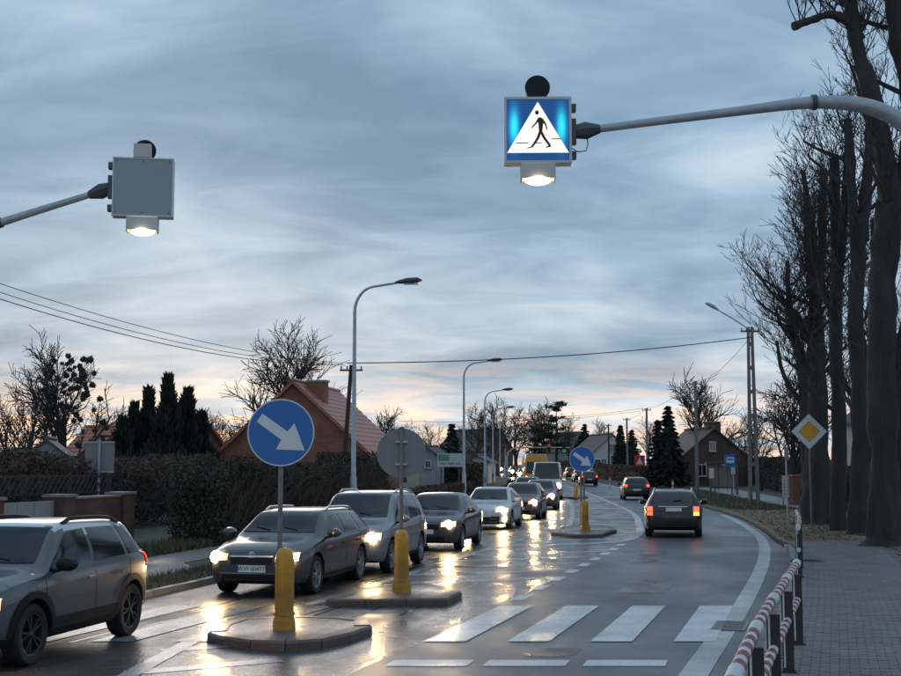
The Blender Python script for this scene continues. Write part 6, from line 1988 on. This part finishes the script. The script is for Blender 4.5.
# ---- bare trees left and far
p = at(70, 470, 78)
mt = bare_tree('mistletoe-laden bare tree behind the brick wall at left', (p.x, 78, zg(78)), 9.6, 81, dict(n=(11, 8, 7), ang=((22, 48), (25, 55), (25, 60))), rmin=0.02)
rng = random.Random(5)
for i in range(85):
    k = 0.34 + 0.64 * rng.random() ** 0.8
    az = rng.uniform(0, 2 * pi); rr = (2.6 * (1.1 - k) + 0.75) * sqrt(rng.random())
    c = Vector((cos(az) * rr, sin(az) * rr, 9.2 * k))
    R_ = rng.uniform(0.13, 0.27)
    mb = MB()
    for j in range(60):
        d = Vector((rng.gauss(0, 1), rng.gauss(0, 1), rng.gauss(0, 1))).normalized()
        sprig(mb, d * R_ * rng.uniform(0.45, 0.85), d, Vector((rng.gauss(0, 1), rng.gauss(0, 1), 1)), R_ * 0.3, R_ * 0.2)
    mb.lathe([(0, -R_ * 0.75), (R_ * 0.6, -R_ * 0.42), (R_ * 0.78, 0), (R_ * 0.6, R_ * 0.42), (0, R_ * 0.75)], 9)
    mb.build('mistletoe_ball', M_mist, mt, c)
p = at(292, 470, 92)
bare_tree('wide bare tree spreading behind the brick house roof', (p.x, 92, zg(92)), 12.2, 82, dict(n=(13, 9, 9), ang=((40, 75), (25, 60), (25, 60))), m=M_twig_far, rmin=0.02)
p = at(383, 470, 100)
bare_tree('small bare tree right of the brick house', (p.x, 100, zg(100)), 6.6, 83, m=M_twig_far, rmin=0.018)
p = at(700, 470, 130)
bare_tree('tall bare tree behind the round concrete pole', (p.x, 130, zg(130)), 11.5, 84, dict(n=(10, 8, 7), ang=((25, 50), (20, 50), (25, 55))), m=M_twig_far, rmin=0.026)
p = at(790, 470, 78)
bare_tree('tangled bare tree between the twin-legged pole and the big trunks', (p.x, 78, zg(78)), 8.0, 85, dict(n=(12, 9, 8), ang=((30, 60), (30, 70), (25, 60))), rmin=0.018)
p = at(30, 470, 95)
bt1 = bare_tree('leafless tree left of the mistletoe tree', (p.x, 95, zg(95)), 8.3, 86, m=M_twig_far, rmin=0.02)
far_spots = [(5, 80, 0.75, 'leafless tree cut by the left edge'), (100, 92, 0.75, 'leafless tree between the mistletoe tree and the conifers'), (212, 110, 0.8, 'thin leafless tree right of the columnar conifers'), (235, 118, 0.75, 'thin leafless tree above the low red roof'),
             (477, 170, 1.15, 'far bare tree left in the clump by the lamp row'), (497, 180, 1.3, 'far bare tree in the middle of the clump by the lamp row'), (516, 185, 1.2, 'far bare tree right in the clump by the lamp row'), (534, 220, 1.3, 'far bare tree left of the tall pine'), (545, 240, 1.5, 'far bare tree close to the tall pine'),
             (570, 250, 1.2, 'far bare tree right of the tall pine'), (600, 250, 1.1, 'far bare tree behind the pale gabled house'), (430, 150, 0.8, 'far bare tree behind the narrow grey building'), (760, 105, 0.8, 'bare tree behind the twin-legged pole'), (735, 140, 0.75, 'bare tree behind the brown house'), (405, 140, 0.8, 'far bare tree left of the narrow grey building'), (648, 240, 1.1, 'far bare tree behind the far poles')]
rng = random.Random(9)
for i, (u, y_, s_, lab) in enumerate(far_spots):
    c = copy_tree(bt1); q = at(u, 470, y_)
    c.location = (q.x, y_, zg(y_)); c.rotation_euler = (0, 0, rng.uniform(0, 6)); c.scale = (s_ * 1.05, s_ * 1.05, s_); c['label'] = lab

# ---- hedges and scrub
def hedge(name, label, path, height, depth, n, m, seed, leaf=0.09, twig=0, cat='hedge', core=True, rough=0.16):
    rng = random.Random(seed)
    t = thing(name, label, cat, (path[0][0], path[0][1], 0.06), 0)
    o = Vector((path[0][0], path[0][1], 0.0))
    seg = []
    for (a, b) in zip(path, path[1:]):
        seg.append((Vector((a[0], a[1], 0)), Vector((b[0], b[1], 0))))
    tot = sum((b - a).length for a, b in seg)
    mb = MB()
    for i in range(n):
        d = rng.random() * tot
        for a, b in seg:
            L = (b - a).length
            if d <= L: break
            d -= L
        e = (b - a).normalized(); s = Vector((e.y, -e.x, 0))
        c = a + e * d
        hh = height * (0.88 + rough * noise.noise(Vector((c.x * 0.5, c.y * 0.5, seed))) + rough * 0.6 * noise.noise(Vector((c.x * 1.9, c.y * 1.9, seed))))
        # most leaves sit on the shell
        face = rng.random()
        zz = hh * rng.random() ** 0.8; off = rng.uniform(-0.5, 0.5) * depth
        if face < 0.42: off = depth / 2 * (1 - 0.25 * rng.random() ** 2) * (0.9 + 0.25 * noise.noise(Vector((c.x, zz * 1.5, 2))))
        elif face < 0.55: off = -depth / 2 * rng.uniform(0.7, 1.0)
        else: zz = hh * (1 - 0.22 * rng.random() ** 2)
        if rng.random() < 0.035: c = seg[0][0] + e * rng.uniform(-0.3, 0.25); zz = hh * rng.random(); off = rng.uniform(-0.5, 0.5) * depth
        q = c + s * off + Vector((0, 0, zz + zg(c.y))) - o
        dn = Vector((rng.gauss(0, 1), rng.gauss(0, 1), rng.gauss(0.4, 0.7))).normalized()
        l = leaf * rng.uniform(0.6, 1.5)
        sprig(mb, q, dn, Vector((rng.gauss(0, 1), rng.gauss(0, 1), rng.gauss(0, 1))), l, l * 0.38)
    mb.build('foliage', m, t)
    if twig:
        mt_ = MB()
        for i in range(twig):
            d = rng.random() * tot
            for a, b in seg:
                L = (b - a).length
                if d <= L: break
                d -= L
            e = (b - a).normalized(); s = Vector((e.y, -e.x, 0)); c = a + e * d + s * rng.uniform(-0.5, 0.5) * depth
            q0 = c - o + Vector((0, 0, zg(c.y) + rng.uniform(0, height * 0.6)))
            dn = Vector((rng.gauss(0, 0.45), rng.gauss(0, 0.45), 1)).normalized()
            L = rng.uniform(0.4, 0.9) * height * 0.6
            q1 = q0 + dn * L * 0.5; q2 = q1 + (dn + Vector((rng.gauss(0, 0.3), rng.gauss(0, 0.3), 0))).normalized() * L * 0.5
            mt_.tube([q0, q1, q2], [0.013, 0.010, 0.005], 3, cap=False)
        mt_.build('twigs', M_twig_far, t)
    if core:
        for a, b in seg:
            e = (b - a); L = e.length; a0 = (a + b) / 2 - o
            MB().box((a0.x, a0.y, height * 0.40 + zg((a.y + b.y) / 2)), (L * 0.97 - 0.3, depth * 0.5, height * 0.78), math.atan2(e.y, e.x), taper=0.96).build('inner_stems', M_hedge if m is not M_hedge_br else M_polew, t)
    return t
hx = lambda y: XL(y) - 4.2
hedge('clipped_hedge', 'tall loose dark hedge along the left pavement before the brick house', [(hx(y), y) for y in (33.4, 38, 43, 48, 53)], 2.3, 1.5, 46000, M_hedge, 3, 0.075, twig=9000, rough=0.5)
hedge('low_hedge', 'low brown hedge running on from the tall hedge towards the billboard', [(hx(y) + 0.4, y) for y in (54, 62, 72, 84)], 1.15, 1.0, 14000, M_hedge_br, 4, 0.09, twig=2200)
hedge('verge_hedge', 'clipped green strip hedge beside the queue of cars, left of the kerb', [(XL(y) - 1.3, y) for y in (64, 74, 86, 100, 116)], 0.75, 0.9, 9000, M_hedge, 5, 0.10)
hedge('boundary_hedge', 'dark boundary hedge behind the bus shelter', [(XR(y) + 9.5 + 0.1 * (y - 80), y) for y in (78, 90, 100, 112, 126)], 2.9, 1.4, 22000, M_hedge, 6, 0.12)
hedge('roadside_scrub', 'brown scrub hedge before the far pale house', [(XR(y) + 3.5, y) for y in (128, 150, 175, 200)], 2.0, 1.5, 12000, M_hedge_br, 7, 0.15, cat='hedge')
hedge('garden_scrub', 'tangled brown garden scrub above the brick wall', [(-14.5, 34), (-12.2, 41), (-10.5, 50)], 2.6, 2.8, 12000, M_hedge_br, 8, 0.10, twig=4200, core=False, cat='shrubs')
hedge('garden_scrub', 'dark evergreen scrub under the mistletoe tree', [(-27, 62), (-19, 63), (-12.5, 62)], 3.1, 2.5, 16000, M_hedge, 9, 0.14, twig=1500, cat='shrubs')
hedge('far_scrub', 'far dark scrub below the bare tree clump by the lamps', [(XL(y) - 5 - 0.02 * (y - 120), y) for y in (120, 145, 170, 200, 230)], 2.4, 2.0, 14000, M_hedge_br, 10, 0.2, cat='shrubs')
hedge('far_scrub', 'dark scrub behind the right-hand trees', [(18.5, 58), (21.5, 66), (24, 78)], 2.2, 1.6, 11000, M_hedge, 12, 0.12, twig=1500, cat='shrubs')

# ---- ground cover nobody could count
def scatter(name, n, fx0, fx1, y0, y1, m, size, upright, h, seed, label=None):
    rng = random.Random(seed); mb = MB()
    for i in range(n):
        y = rng.uniform(y0, y1) if y1 - y0 < 12 else y0 + (y1 - y0) * rng.random() ** 1.3
        x = rng.uniform(fx0(y), fx1(y))
        dens = noise.noise(Vector((x * 0.6, y * 0.4, seed))) + 0.35
        if rng.random() > dens + 0.4: continue
        s = size * rng.uniform(0.5, 1.5)
        q = Vector((x, y, zg(y) + h))
        if upright:
            a = rng.uniform(0, 6.28); w = Vector((cos(a), sin(a), 0)) * s * 0.12
            tip = q + Vector((rng.gauss(0, 0.35) * s, rng.gauss(0, 0.35) * s, s))
            mb.poly([q - w, q + w, tip])
        else:
            a = rng.uniform(0, 6.28); d = Vector((cos(a), sin(a), rng.gauss(0, 0.25))).normalized()
            sprig(mb, q + Vector((0, 0, 0.02 + rng.random() * 0.02)), d, Vector((rng.gauss(0, 0.3), rng.gauss(0, 0.3), 1)), s, s * 0.4)
    o = stuff(mb.build(name, m))
    return tag(o, label, 'ground cover') if label else o
scatter('grass', 16000, lambda y: XL(y) - 1.35, lambda y: XL(y) - 0.16, 19, 62, M_grass, 0.10, True, 0.065, 1, 'short rough grass strip along the left kerb')
scatter('grass', 14000, lambda y: XR(y) + 1.0, lambda y: XR(y) + 4.6 + max(0, (y - 66) * 0.03), 60, 112, M_grass, 0.12, True, 0.065, 2, 'short grass between the right lane and the far path')
scatter('fallen_leaves', 6500, lambda y: KR(y) + 0.25, lambda y: XR(y) + 4.8, 35, 60, M_straw, 0.06, False, 0.115, 3, 'brown leaf litter on the soil verge under the trees')
scatter('fallen_leaves', 5200, lambda y: XR(y) + 3.1, lambda y: XR(y) + 7.0, 18, 36, M_straw, 0.05, False, 0.10, 4, 'leaf litter on soil right of the block pavement')
scatter('grass', 1500, lambda y: KR(y) + 0.3, lambda y: XR(y) + 4.6, 35, 60, M_grass, 0.09, True, 0.10, 6, 'sparse grass tufts on the soil verge')
scatter('grass', 16000, lambda y: XL(y) - 5.0, lambda y: XL(y) - 3.6, 22, 50, M_grass, 0.2, True, 0.065, 7, 'weeds along the foot of the hedge and wall')
